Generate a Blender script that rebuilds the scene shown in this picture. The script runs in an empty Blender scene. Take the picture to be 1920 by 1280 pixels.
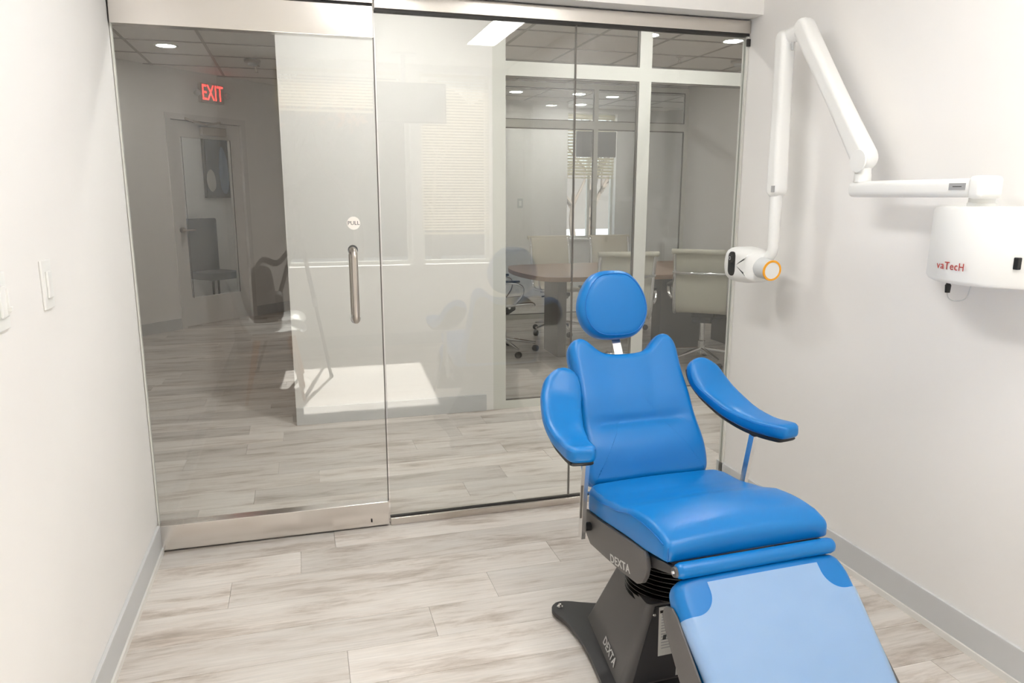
import bpy, bmesh, math, random
from mathutils import Vector, Matrix, Euler

random.seed(7)
PI = math.pi
SC = bpy.context.scene
COL = SC.collection

# ------------------------------------------------------------------ camera
cd = bpy.data.cameras.new('camera')
cam = bpy.data.objects.new('camera', cd)
COL.objects.link(cam)
cd.sensor_width = 36.0
cd.lens = 25.924
cd.clip_start = 0.01
cd.clip_end = 400
cam.location = (0.0, -3.008, 1.4)
cam.rotation_euler = Euler((math.radians(90 - 11.164), math.radians(-0.07), math.radians(-15.992)), 'XYZ')
SC.camera = cam

# ------------------------------------------------------------------ world and sun
w = bpy.data.worlds.new('world')
SC.world = w
w.use_nodes = True
bg = w.node_tree.nodes['Background']
bg.inputs['Color'].default_value = (0.93, 0.97, 1.0, 1)
bg.inputs['Strength'].default_value = 1.5

sl = bpy.data.lights.new('sun', 'SUN')
sl.energy = 20.0
sl.angle = math.radians(0.6)
sl.color = (1.0, 0.96, 0.9)
sun = bpy.data.objects.new('sun', sl)
COL.objects.link(sun)
sun.rotation_euler = Vector((-0.04, 0.72, -0.70)).to_track_quat('-Z', 'Y').to_euler()

SC.view_settings.view_transform = 'Standard'
SC.view_settings.look = 'None'
SC.view_settings.gamma = 1.0
SC.view_settings.use_curve_mapping = False
SC.view_settings.exposure = 0.2
cy = SC.cycles
cy.max_bounces = 9
cy.diffuse_bounces = 6
cy.glossy_bounces = 5
cy.transmission_bounces = 4
cy.transparent_max_bounces = 28
cy.use_adaptive_sampling = True
cy.adaptive_threshold = 0.04
cy.sample_clamp_indirect = 6.0
cy.caustics_reflective = False
cy.caustics_refractive = False
cy.use_denoising = True

LED = 18.5        # exam room ceiling panels
CORR = 260.0     # unseen corridor lamps, added to brighten the white wall
DOWN = 105.0      # recessed downlights


# ------------------------------------------------------------------ materials
def srgb(r, g, b):
    def f(c):
        c /= 255.0
        return c / 12.92 if c <= 0.04045 else ((c + 0.055) / 1.055) ** 2.4
    return (f(r), f(g), f(b), 1)


MATS = {}


def mat(name, col, rough=0.5, metal=0.0, spec=0.5, vary=0.0, vscale=8.0, bump=0.0, bscale=200.0, coat=0.0, emit=None, estr=0.0):
    m = bpy.data.materials.new(name)
    m.use_nodes = True
    nt = m.node_tree
    b = nt.nodes['Principled BSDF']
    b.inputs['Base Color'].default_value = col
    b.inputs['Roughness'].default_value = rough
    b.inputs['Metallic'].default_value = metal
    b.inputs['Specular IOR Level'].default_value = spec
    b.inputs['Coat Weight'].default_value = coat
    if emit:
        b.inputs['Emission Color'].default_value = emit
        b.inputs['Emission Strength'].default_value = estr
    tc = nt.nodes.new('ShaderNodeTexCoord')
    if vary:
        n = nt.nodes.new('ShaderNodeTexNoise')
        n.inputs['Scale'].default_value = vscale
        n.inputs['Detail'].default_value = 5
        nt.links.new(tc.outputs['Object'], n.inputs['Vector'])
        mx = nt.nodes.new('ShaderNodeMix')
        mx.data_type = 'RGBA'
        mx.inputs[6].default_value = tuple(c * (1 - vary) for c in col[:3]) + (1,)
        mx.inputs[7].default_value = tuple(min(1, c * (1 + vary)) for c in col[:3]) + (1,)
        nt.links.new(n.outputs['Fac'], mx.inputs[0])
        nt.links.new(mx.outputs[2], b.inputs['Base Color'])
    if bump:
        n2 = nt.nodes.new('ShaderNodeTexNoise')
        n2.inputs['Scale'].default_value = bscale
        n2.inputs['Detail'].default_value = 3
        nt.links.new(tc.outputs['Object'], n2.inputs['Vector'])
        bp = nt.nodes.new('ShaderNodeBump')
        bp.inputs['Strength'].default_value = bump
        bp.inputs['Distance'].default_value = 0.002
        nt.links.new(n2.outputs['Fac'], bp.inputs['Height'])
        nt.links.new(bp.outputs['Normal'], b.inputs['Normal'])
    MATS[name] = m
    return m


def glass_mat(name, tint, r0=0.045):
    m = bpy.data.materials.new(name)
    m.use_nodes = True
    nt = m.node_tree
    nt.nodes.remove(nt.nodes['Principled BSDF'])
    out = nt.nodes['Material Output']
    tr = nt.nodes.new('ShaderNodeBsdfTransparent')
    tr.inputs['Color'].default_value = tint
    gl = nt.nodes.new('ShaderNodeBsdfGlossy')
    gl.inputs['Roughness'].default_value = 0.0
    gl.inputs['Color'].default_value = (1, 1, 1, 1)
    lw = nt.nodes.new('ShaderNodeLayerWeight')
    lw.inputs['Blend'].default_value = 0.5
    pw = nt.nodes.new('ShaderNodeMath'); pw.operation = 'POWER'
    pw.inputs[1].default_value = 5.0
    ma = nt.nodes.new('ShaderNodeMath'); ma.operation = 'MULTIPLY_ADD'
    ma.inputs[1].default_value = 1 - r0
    ma.inputs[2].default_value = r0
    mx = nt.nodes.new('ShaderNodeMixShader')
    nt.links.new(lw.outputs['Facing'], pw.inputs[0])
    nt.links.new(pw.outputs[0], ma.inputs[0])
    nt.links.new(ma.outputs[0], mx.inputs[0])
    nt.links.new(tr.outputs[0], mx.inputs[1])
    nt.links.new(gl.outputs[0], mx.inputs[2])
    nt.links.new(mx.outputs[0], out.inputs['Surface'])
    MATS[name] = m
    return m


def plank_mat():
    m = bpy.data.materials.new('washed_oak_plank')
    m.use_nodes = True
    nt = m.node_tree
    N = nt.nodes.new
    L = nt.links.new
    b = nt.nodes['Principled BSDF']
    tc = N('ShaderNodeTexCoord')
    oi = N('ShaderNodeObjectInfo')
    sc = N('ShaderNodeVectorMath'); sc.operation = 'MULTIPLY'
    sc.inputs[1].default_value = (2.0, 11.0, 1.0)
    L(tc.outputs['Object'], sc.inputs[0])
    off = N('ShaderNodeMath'); off.operation = 'MULTIPLY'; off.inputs[1].default_value = 91.0
    L(oi.outputs['Random'], off.inputs[0])
    cx = N('ShaderNodeCombineXYZ')
    L(off.outputs[0], cx.inputs[0]); L(off.outputs[0], cx.inputs[2])
    ad = N('ShaderNodeVectorMath'); ad.operation = 'ADD'
    L(sc.outputs[0], ad.inputs[0]); L(cx.outputs[0], ad.inputs[1])
    n1 = N('ShaderNodeTexNoise')
    n1.inputs['Scale'].default_value = 1.0; n1.inputs['Detail'].default_value = 12
    n1.inputs['Roughness'].default_value = 0.68; n1.inputs['Distortion'].default_value = 0.3
    L(ad.outputs[0], n1.inputs['Vector'])
    r1 = N('ShaderNodeValToRGB')
    e = r1.color_ramp.elements
    e[0].position = 0.28; e[0].color = (0.33, 0.275, 0.23, 1)
    e[1].position = 0.62; e[1].color = (0.71, 0.67, 0.632, 1)
    x = r1.color_ramp.elements.new(0.40); x.color = (0.52, 0.46, 0.41, 1)
    x = r1.color_ramp.elements.new(0.49); x.color = (0.66, 0.61, 0.565, 1)
    L(n1.outputs['Fac'], r1.inputs[0])
    # fine grain
    s2 = N('ShaderNodeVectorMath'); s2.operation = 'MULTIPLY'; s2.inputs[1].default_value = (5.0, 130.0, 1.0)
    L(tc.outputs['Object'], s2.inputs[0])
    a2 = N('ShaderNodeVectorMath'); a2.operation = 'ADD'
    L(s2.outputs[0], a2.inputs[0]); L(cx.outputs[0], a2.inputs[1])
    n2 = N('ShaderNodeTexNoise'); n2.inputs['Scale'].default_value = 1.0; n2.inputs['Detail'].default_value = 3
    L(a2.outputs[0], n2.inputs['Vector'])
    r2 = N('ShaderNodeMapRange')
    r2.inputs['From Min'].default_value = 0.3; r2.inputs['From Max'].default_value = 0.7
    r2.inputs['To Min'].default_value = 0.91; r2.inputs['To Max'].default_value = 1.06
    L(n2.outputs['Fac'], r2.inputs['Value'])
    # per plank tone
    r3 = N('ShaderNodeMapRange')
    r3.inputs['To Min'].default_value = 0.86; r3.inputs['To Max'].default_value = 1.1
    fr = N('ShaderNodeMath'); fr.operation = 'FRACT'
    m7 = N('ShaderNodeMath'); m7.operation = 'MULTIPLY'; m7.inputs[1].default_value = 37.7
    L(oi.outputs['Random'], m7.inputs[0]); L(m7.outputs[0], fr.inputs[0])
    L(fr.outputs[0], r3.inputs['Value'])
    mm = N('ShaderNodeMath'); mm.operation = 'MULTIPLY'
    L(r2.outputs[0], mm.inputs[0]); L(r3.outputs[0], mm.inputs[1])
    mv = N('ShaderNodeVectorMath'); mv.operation = 'SCALE'
    L(r1.outputs['Color'], mv.inputs[0]); L(mm.outputs[0], mv.inputs['Scale'])
    L(mv.outputs[0], b.inputs['Base Color'])
    b.inputs['Roughness'].default_value = 0.42
    b.inputs['Specular IOR Level'].default_value = 0.35
    bp = N('ShaderNodeBump'); bp.inputs['Strength'].default_value = 0.12; bp.inputs['Distance'].default_value = 0.001
    L(n2.outputs['Fac'], bp.inputs['Height']); L(bp.outputs['Normal'], b.inputs['Normal'])
    MATS['plank'] = m
    return m


def vinyl_film():
    m = bpy.data.materials.new('hazed_vinyl')
    m.use_nodes = True
    nt = m.node_tree
    b = nt.nodes['Principled BSDF']
    b.inputs['Base Color'].default_value = (0.58, 0.78, 1.0, 1)  # pale blue stands in for window light hazing the vinyl
    b.inputs['Roughness'].default_value = 0.22
    b.inputs['Specular IOR Level'].default_value = 0.6
    tr = nt.nodes.new('ShaderNodeBsdfTransparent')
    tr.inputs['Color'].default_value = (0.97, 0.99, 1, 1)
    n = nt.nodes.new('ShaderNodeTexNoise'); n.inputs['Scale'].default_value = 3.0
    mr = nt.nodes.new('ShaderNodeMapRange')
    mr.inputs['To Min'].default_value = 0.42; mr.inputs['To Max'].default_value = 0.49
    nt.links.new(n.outputs['Fac'], mr.inputs['Value'])
    mx = nt.nodes.new('ShaderNodeMixShader')
    nt.links.new(mr.outputs[0], mx.inputs[0])
    nt.links.new(tr.outputs[0], mx.inputs[1])
    nt.links.new(b.outputs[0], mx.inputs[2])
    nt.links.new(mx.outputs[0], nt.nodes['Material Output'].inputs['Surface'])
    MATS['film'] = m


def blind_mat():
    m = bpy.data.materials.new('blind_slat')
    m.use_nodes = True
    nt = m.node_tree
    b = nt.nodes['Principled BSDF']
    b.inputs['Roughness'].default_value = 0.5
    n = nt.nodes.new('ShaderNodeTexNoise'); n.inputs['Scale'].default_value = 6
    cr = nt.nodes.new('ShaderNodeValToRGB')
    cr.color_ramp.elements[0].color = srgb(232, 225, 204)
    cr.color_ramp.elements[1].color = srgb(244, 239, 222)
    nt.links.new(n.outputs['Fac'], cr.inputs[0])
    nt.links.new(cr.outputs[0], b.inputs['Base Color'])
    tl = nt.nodes.new('ShaderNodeBsdfTranslucent')
    nt.links.new(cr.outputs[0], tl.inputs['Color'])
    mx = nt.nodes.new('ShaderNodeMixShader'); mx.inputs[0].default_value = 0.45
    nt.links.new(b.outputs[0], mx.inputs[1]); nt.links.new(tl.outputs[0], mx.inputs[2])
    nt.links.new(mx.outputs[0], nt.nodes['Material Output'].inputs['Surface'])
    MATS['blind'] = m


plank_mat()
vinyl_film()
blind_mat()
glass_mat('glass', (0.925, 0.935, 0.925, 1), 0.055)
glass_mat('window_glass', (0.96, 0.97, 0.97, 1), 0.04)
mat('wall_paint', srgb(240, 238, 236), 0.75, spec=0.25, bump=0.05, bscale=350, vary=0.01)
mat('ceiling_paint', srgb(236, 235, 232), 0.85, spec=0.2, bump=0.05, bscale=200)
mat('tile', srgb(232, 228, 224), 0.9, spec=0.1, vary=0.05, vscale=60, bump=0.3, bscale=160)
mat('tbar', srgb(176, 170, 164), 0.5, spec=0.3, vary=0.02)
mat('base_grey', srgb(206, 207, 208), 0.5, vary=0.02)
mat('white_trim', srgb(232, 230, 226), 0.45, vary=0.015)
mat('frame_white', srgb(222, 222, 216), 0.4, vary=0.015)
mat('stainless', (0.66, 0.625, 0.585, 1), 0.24, metal=1.0, vary=0.04, vscale=3, bump=0.03, bscale=400)
mat('stainless_door', (0.82, 0.785, 0.75, 1), 0.2, metal=1.0, vary=0.03, vscale=3, bump=0.02, bscale=400)
mat('nickel', (0.60, 0.555, 0.51, 1), 0.3, metal=1.0, vary=0.03)
mat('chrome', (0.82, 0.82, 0.83, 1), 0.1, metal=1.0, vary=0.02)
mat('post_chrome', (0.86, 0.86, 0.86, 1), 0.25, metal=1.0, vary=0.02)
mat('black_gasket', srgb(40, 38, 37), 0.6, vary=0.05)
mat('grey_seam', srgb(105, 100, 95), 0.5, vary=0.05)
mat('blue_vinyl', srgb(0, 114, 188), 0.34, spec=0.45, vary=0.03, vscale=5, bump=0.06, bscale=900)
mat('blue_piping', srgb(0, 104, 184), 0.4, spec=0.5, vary=0.02)
mat('charcoal', srgb(92, 90, 89), 0.42, spec=0.4, vary=0.04, bump=0.12, bscale=700)
mat('charcoal_dark', srgb(52, 51, 53), 0.4, spec=0.45, vary=0.05, bump=0.15, bscale=600)
mat('black_plastic', srgb(22, 22, 23), 0.4, vary=0.1)
mat('rubber_black', srgb(20, 20, 20), 0.28, vary=0.1)
mat('device_white', srgb(240, 240, 238), 0.3, spec=0.45, vary=0.01)
mat('device_grey', srgb(206, 208, 209), 0.35, vary=0.01)
mat('label_grey', srgb(165, 166, 168), 0.5, vary=0.02)
mat('paper', srgb(205, 205, 200), 0.6, vary=0.05, vscale=90)
mat('print_dark', srgb(60, 60, 60), 0.6, vary=0.05)
mat('print_light', srgb(196, 196, 194), 0.5, vary=0.02)
mat('print_red', srgb(178, 60, 52), 0.5, vary=0.02)
mat('orange_ring', srgb(248, 172, 40), 0.4, vary=0.03)
mat('sticker', srgb(244, 238, 232), 0.5, vary=0.01)
mat('exit_red', srgb(250, 40, 40), 0.5, emit=(1.0, 0.06, 0.05, 1), estr=2.2, vary=0.02)
mat('exit_plate', srgb(190, 184, 178), 0.3, vary=0.02)
mat('lamp', (1, 1, 1, 1), 0.5, emit=(1.0, 0.96, 0.91, 1), estr=DOWN, vary=0.01)
mat('lobby_lamp', (1, 1, 1, 1), 0.5, emit=(1.0, 0.95, 0.89, 1), estr=75.0, vary=0.01)
mat('corridor_fill_lamp', (1, 1, 1, 1), 0.5, emit=(1.0, 0.98, 0.95, 1), estr=CORR, vary=0.01)
mat('panel_lamp', (1, 1, 1, 1), 0.5, emit=(1.0, 0.99, 0.97, 1), estr=LED, vary=0.01)
mat('cream_mesh', srgb(214, 209, 194), 0.7, vary=0.03, bump=0.4, bscale=500)
mat('table_wood', srgb(150, 122, 100), 0.35, vary=0.12, vscale=6)
mat('table_leg', srgb(84, 80, 77), 0.45, vary=0.06)
mat('shell_white', srgb(238, 238, 236), 0.28, vary=0.01)
mat('beech', srgb(190, 140, 95), 0.5, vary=0.12, vscale=12)
mat('bag', srgb(48, 46, 48), 0.8, vary=0.12, vscale=40, bump=0.3, bscale=400)
mat('screen', srgb(16, 16, 18), 0.12, vary=0.05)
mat('snow', srgb(190, 195, 202), 0.9, vary=0.04, vscale=0.4)
mat('road', srgb(120, 120, 122), 0.9, vary=0.08, vscale=1.2)
mat('bark', srgb(92, 82, 74), 0.9, vary=0.2, vscale=14)
mat('hill_woods', srgb(84, 80, 78), 1.0, vary=0.25, vscale=1.4)
mat('leaf_orange', srgb(176, 118, 70), 0.9, vary=0.25, vscale=3)
mat('art_dark', srgb(60, 66, 76), 0.6, vary=0.1)
mat('art_blue', srgb(120, 140, 165), 0.6, vary=0.2, vscale=6)
mat('art_pale', srgb(196, 192, 184), 0.6, vary=0.1)
mat('door_white', srgb(226, 224, 222), 0.4, vary=0.015)
mat('brick_red', srgb(150, 92, 66), 0.6, vary=0.1)


# ------------------------------------------------------------------ geometry helpers
class M:
    def __init__(s):
        s.bm = bmesh.new()

    def box(s, x0, x1, y0, y1, z0, z1, bev=0.0, seg=2):
        r = bmesh.ops.create_cube(s.bm, size=1.0)
        vs = r['verts']
        for v in vs:
            v.co = Vector(((x0 + x1) / 2 + v.co.x * (x1 - x0), (y0 + y1) / 2 + v.co.y * (y1 - y0), (z0 + z1) / 2 + v.co.z * (z1 - z0)))
        if bev:
            es = list({e for v in vs for e in v.link_edges})
            bmesh.ops.bevel(s.bm, geom=es, offset=bev, segments=seg, profile=0.5, affect='EDGES')
        return s

    def tube(s, pts, r, n=12, cap=True, closed=False):
        pts = [Vector(p) for p in pts]
        k = len(pts)
        rs = r if isinstance(r, (list, tuple)) else [r] * k
        rings = []
        up = None
        for i, p in enumerate(pts):
            if closed:
                d = pts[(i + 1) % k] - pts[i - 1]
            else:
                d = pts[min(i + 1, k - 1)] - pts[max(i - 1, 0)]
            d.normalize()
            if up is None:
                up = Vector((0, 0, 1)) if abs(d.z) < 0.9 else Vector((1, 0, 0))
            a = d.cross(up).normalized()
            up = a.cross(d).normalized()
            rings.append([s.bm.verts.new(p + (a * math.cos(2 * PI * j / n) + up * math.sin(2 * PI * j / n)) * rs[i]) for j in range(n)])
        m = k if closed else k - 1
        for i in range(m):
            A, B = rings[i], rings[(i + 1) % k]
            for j in range(n):
                s.bm.faces.new((A[j], A[(j + 1) % n], B[(j + 1) % n], B[j]))
        if cap and not closed:
            s.bm.faces.new(list(reversed(rings[0])))
            s.bm.faces.new(rings[-1])
        return s

    def ribbon(s, pts, wv, tv, rings_close=True):
        """flat bar swept along pts; wv, tv: half width / half thickness vectors"""
        wv, tv = Vector(wv), Vector(tv)
        rr = []
        for p in pts:
            p = Vector(p)
            rr.append([s.bm.verts.new(p + a * wv + b * tv) for a, b in ((-1, -1), (1, -1), (1, 1), (-1, 1))])
        for A, B in zip(rr, rr[1:]):
            for j in range(4):
                s.bm.faces.new((A[j], A[(j + 1) % 4], B[(j + 1) % 4], B[j]))
        s.bm.faces.new(list(reversed(rr[0])))
        s.bm.faces.new(rr[-1])
        return s

    def lathe(s, prof, n=32, mtx=None):
        """prof: list of (r, h) around local z"""
        mtx = mtx or Matrix.Identity(4)
        rings = []
        for r, h in prof:
            if r < 1e-6:
                rings.append([s.bm.verts.new(mtx @ Vector((0, 0, h)))])
            else:
                rings.append([s.bm.verts.new(mtx @ Vector((r * math.cos(2 * PI * j / n), r * math.sin(2 * PI * j / n), h))) for j in range(n)])
        for A, B in zip(rings, rings[1:]):
            for j in range(n):
                if len(A) == 1 and len(B) == 1:
                    continue
                if len(A) == 1:
                    s.bm.faces.new((A[0], B[(j + 1) % n], B[j]))
                elif len(B) == 1:
                    s.bm.faces.new((A[j], A[(j + 1) % n], B[0]))
                else:
                    s.bm.faces.new((A[j], A[(j + 1) % n], B[(j + 1) % n], B[j]))
        return s

    def prism(s, poly, f0, f1, bev=0.0):
        """poly: list of 2d points; f0/f1 map a 2d point to 3d on either side"""
        a = [s.bm.verts.new(Vector(f0(*p))) for p in poly]
        b = [s.bm.verts.new(Vector(f1(*p))) for p in poly]
        n = len(poly)
        fs = [s.bm.faces.new(a), s.bm.faces.new(list(reversed(b)))]
        for i in range(n):
            fs.append(s.bm.faces.new((a[i], b[i], b[(i + 1) % n], a[(i + 1) % n])))
        if bev:
            es = list({e for f in fs[:2] for e in f.edges})
            bmesh.ops.bevel(s.bm, geom=es, offset=bev, segments=2, profile=0.5, affect='EDGES')
        return s

    def pad(s, outline, top, bot, r, xf, nr=12, rb=None):
        """cushion: closed 2d outline, top(u,v) / bot(u,v) heights, edge radius r, xf(u,v,w)->3d"""
        rb = rb or r
        n = len(outline)
        P = [Vector(p) for p in outline]
        c = sum(P, Vector((0, 0))) / n
        nor = []
        for i in range(n):
            d = (P[(i + 1) % n] - P[i - 1]).normalized()
            nor.append(Vector((-d.y, d.x)))
        area = sum(P[i].x * P[(i + 1) % n].y - P[(i + 1) % n].x * P[i].y for i in range(n))
        if area < 0:
            nor = [-q for q in nor]
        inset = lambda d: [p + q * d for p, q in zip(P, nor)]
        rings = []
        ib = inset(rb)
        for sc in (0.35, 0.7):
            rings.append([(c + (p - c) * sc, 'b', 0) for p in ib])
        for k in range(4):
            a = k / 3 * PI / 2
            rings.append([(p, 'b', rb * (1 - math.cos(a))) for p in inset(rb * (1 - math.sin(a)))])
        for k in range(6):
            a = k / 5 * PI / 2
            rings.append([(p, 't', -r * (1 - math.sin(a))) for p in inset(r * (1 - math.cos(a)))])
        it = inset(r)
        for k in range(1, nr):
            sc = 1 - k / nr
            rings.append([(c + (p - c) * sc, 't', 0) for p in it])
        V = []
        for R in rings:
            V.append([s.bm.verts.new(Vector(xf(p.x, p.y, (bot(p.x, p.y) if kk == 'b' else top(p.x, p.y)) + dw))) for p, kk, dw in R])
        vb = s.bm.verts.new(Vector(xf(c.x, c.y, bot(c.x, c.y))))
        vt = s.bm.verts.new(Vector(xf(c.x, c.y, top(c.x, c.y))))
        for A, B in zip(V, V[1:]):
            for j in range(n):
                s.bm.faces.new((A[j], A[(j + 1) % n], B[(j + 1) % n], B[j]))
        for j in range(n):
            s.bm.faces.new((vb, V[0][(j + 1) % n], V[0][j]))
            s.bm.faces.new((vt, V[-1][j], V[-1][(j + 1) % n]))
        return s

    def sweep_pad(s, L, hw, top, bot, xf, n=56, k=28):
        """pad swept along v in [0, L]; rounded-box section of half width hw(v)"""
        rings = []
        for i in range(n + 1):
            v = L * (0.5 - 0.5 * math.cos(PI * i / n))
            e = min(v, L - v)
            f = math.sqrt(max(0.0, 1 - (1 - min(1.0, e / 0.022)) ** 2))
            mid, half_t = (top + bot) / 2, (top - bot) / 2
            ring = []
            for j in range(k):
                a = 2 * PI * j / k
                cu, sw = math.cos(a), math.sin(a)
                u = math.copysign(abs(cu) ** 0.45, cu) * hw(v)
                w_ = mid + math.copysign(abs(sw) ** 0.62, sw) * half_t * (0.35 + 0.65 * f)
                ring.append(s.bm.verts.new(Vector(xf(u, v, w_))))
            rings.append(ring)
        for A, B in zip(rings, rings[1:]):
            for j in range(k):
                s.bm.faces.new((A[j], A[(j + 1) % k], B[(j + 1) % k], B[j]))
        s.bm.faces.new(list(reversed(rings[0])))
        s.bm.faces.new(rings[-1])
        return s

    def build(s, name, m, parent=None, smooth=None, loc=None):
        bmesh.ops.recalc_face_normals(s.bm, faces=s.bm.faces)
        me = bpy.data.meshes.new(name)
        s.bm.to_mesh(me)
        s.bm.free()
        me.materials.append(MATS[m])
        if smooth is not None:
            for p in me.polygons:
                p.use_smooth = True
            if smooth < 180:
                me.set_sharp_from_angle(angle=math.radians(smooth))
        o = bpy.data.objects.new(name, me)
        COL.objects.link(o)
        o.parent = parent
        if loc:
            o.location = loc
        return o


def tag(o, label=None, cat=None, group=None, kind=None):
    if label:
        o['label'] = label
    if cat:
        o['category'] = cat
    if group:
        o['group'] = group
    if kind:
        o['kind'] = kind
    return o


def thing(name, label, cat, loc=(0, 0, 0), rz=0.0, group=None, kind=None):
    o = bpy.data.objects.new(name, None)
    o.empty_display_size = 0.1
    COL.objects.link(o)
    o.location = loc
    o.rotation_euler = (0, 0, rz)
    return tag(o, label, cat, group, kind)


def copy_tree(o, parent=None):
    c = o.copy()
    COL.objects.link(c)
    c.parent = parent
    for ch in list(o.children):
        copy_tree(ch, c)
    return c


def bx(name, m, parent, *a, bev=0.0, seg=2, smooth=None):
    return M().box(*a, bev=bev, seg=seg).build(name, m, parent, smooth=(18 if bev and smooth is None else smooth))


def struct(name, m, *a, label=None, cat=None, bev=0.0):
    o = bx(name, m, None, *a, bev=bev)
    return tag(o, label, cat, kind='structure')


def spline(pts, n, closed=True):
    """Catmull-Rom resample"""
    out = []
    k = len(pts)
    P = [Vector(p) for p in pts]
    segs = k if closed else k - 1
    for i in range(segs):
        if closed:
            a, b, c, d = P[i - 1], P[i], P[(i + 1) % k], P[(i + 2) % k]
        else:
            a, b, c, d = P[max(i - 1, 0)], P[i], P[i + 1], P[min(i + 2, k - 1)]
        for j in range(n):
            t = j / n
            out.append(0.5 * ((2 * b) + (c - a) * t + (2 * a - 5 * b + 4 * c - d) * t * t + (3 * b - a - 3 * c + d) * t ** 3))
    if not closed:
        out.append(P[-1])
    return out


def rrect(x0, x1, y0, y1, rads, n=8, ns=8):
    """rounded rect outline ccw; rads for corners (x1y0, x1y1, x0y1, x0y0)"""
    o = []
    C = [(x1, y0, rads[0], -PI / 2), (x1, y1, rads[1], 0), (x0, y1, rads[2], PI / 2), (x0, y0, rads[3], PI)]
    for cx, cy_, r, a0 in C:
        sx = -1 if cx == x1 else 1
        sy = 1 if cy_ == y0 else -1
        for i in range(n + 1):
            a = a0 + i / n * PI / 2
            o.append((cx + sx * r + r * math.cos(a), cy_ + sy * r + r * math.sin(a)))
    # densify straight runs
    out = []
    for i, p in enumerate(o):
        q = o[(i + 1) % len(o)]
        d = math.hypot(q[0] - p[0], q[1] - p[1])
        out.append(p)
        k = int(d / 0.03)
        for j in range(1, k):
            out.append((p[0] + (q[0] - p[0]) * j / k, p[1] + (q[1] - p[1]) * j / k))
    return out


def text(name, body, size, mtx, m, parent, extrude=0.0004, spacing=1.0, bold=0.0):
    cu = bpy.data.curves.new(name, 'FONT')
    cu.body = body
    cu.size = size
    cu.align_x = 'CENTER'
    cu.align_y = 'CENTER'
    cu.extrude = extrude
    cu.space_character = spacing
    cu.offset = bold * size
    cu.resolution_u = 3
    t = bpy.data.objects.new(name + '_curve', cu)
    COL.objects.link(t)
    dg = bpy.context.evaluated_depsgraph_get()
    me = bpy.data.meshes.new_from_object(t.evaluated_get(dg))
    bpy.data.objects.remove(t)
    me.name = name
    me.transform(mtx)
    me.materials.clear()
    me.materials.append(MATS[m])
    o = bpy.data.objects.new(name, me)
    COL.objects.link(o)
    o.parent = parent
    return o


def basis(origin, xdir, ydir):
    x = Vector(xdir).normalized()
    y = Vector(ydir)
    y = (y - x * y.dot(x)).normalized()
    z = x.cross(y)
    mtx = Matrix.Identity(4)
    for i in range(3):
        mtx[i][0], mtx[i][1], mtx[i][2], mtx[i][3] = x[i], y[i], z[i], origin[i]
    return mtx


sm = lambda t: 0 if t <= 0 else (1 if t >= 1 else t * t * (3 - 2 * t))

# ------------------------------------------------------------------ the setting
XL, XR = -0.6, 1.95
YB = -3.9            # inner face of the window wall behind the camera
HC = 2.56            # exam room ceiling
HL = 2.67            # ceiling beyond the glass
YW = 1.586           # corridor wall and conference glazing
YF = 5.05            # far glazing of the conference room
XC1 = 4.46           # conference right wall
YG = 7.6             # outside wall of the far room

floor = struct('floor', 'plank', -3.3, 6.2, YB - 0.2, 8.2, -0.06, -0.008, label='pale washed oak plank floor running through all the rooms', cat='floor')

# planks, one object each
PW, PL = 0.18, 1.22
known = {-1: -0.058, -2: -0.303, -3: 0.618, -4: 0.367, -5: 0.078, 3: -0.265}
full_mesh = None
rng = random.Random(3)
for i in range(-22, 36):
    y0 = -0.145 + PW * i
    y1 = y0 + PW
    yc = (y0 + y1) / 2
    if y1 < YB:
        continue
    if y1 < 0.08:
        zones = [(XL, XR)]
    elif yc < YW:
        zones = [(-1.35, 3.05)]
    else:
        zones = []
        xa = max(-1.75, yc - 6.68 - 0.1)
        if yc < 6.6:
            zones.append((xa, 0.05))
        if yc < YF:
            zones.append((1.2, XC1))
    off = known.get(i, rng.uniform(0, PL))
    for za, zb in zones:
        k0 = math.floor((za - off) / PL)
        x = off + k0 * PL
        while x < zb - 1e-4:
            a, b = max(x, za), min(x + PL, zb)
            x += PL
            if b - a < 0.02:
                continue
            g = 0.0012
            full = abs(b - a - PL) < 1e-4
            if full and full_mesh:
                o = bpy.data.objects.new('plank', full_mesh)
                COL.objects.link(o)
                o.parent = floor
            else:
                hl, hw = (b - a) / 2 - g / 2, PW / 2 - g / 2
                o = bx('plank', 'plank', floor, -hl, hl, -hw, hw, -0.004, 0.004)
                if full:
                    full_mesh = o.data
            o.location = ((a + b) / 2, yc, -0.004)

# exam room shell
wl = struct('wall_left', 'wall_paint', XL - 0.1, XL, YB - 0.2, 0.06, -0.03, HC + 0.3, label='smooth white wall with two light switches on the left', cat='wall')
wr = struct('wall_right', 'wall_paint', XR, XR + 0.1, YB - 0.2, 0.06, -0.03, HC + 0.3, label='smooth white wall carrying the dental x-ray arm', cat='wall')
ce = struct('ceiling', 'ceiling_paint', XL, XR, YB, 0.05, HC, HC + 0.08, label='flat white ceiling of the exam room', cat='ceiling')
bh = struct('wall_bulkhead', 'wall_paint', XL, XR, -0.085, 0.12, 2.157, HC + 0.3, label='white drywall bulkhead above the glass partition', cat='wall')

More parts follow.
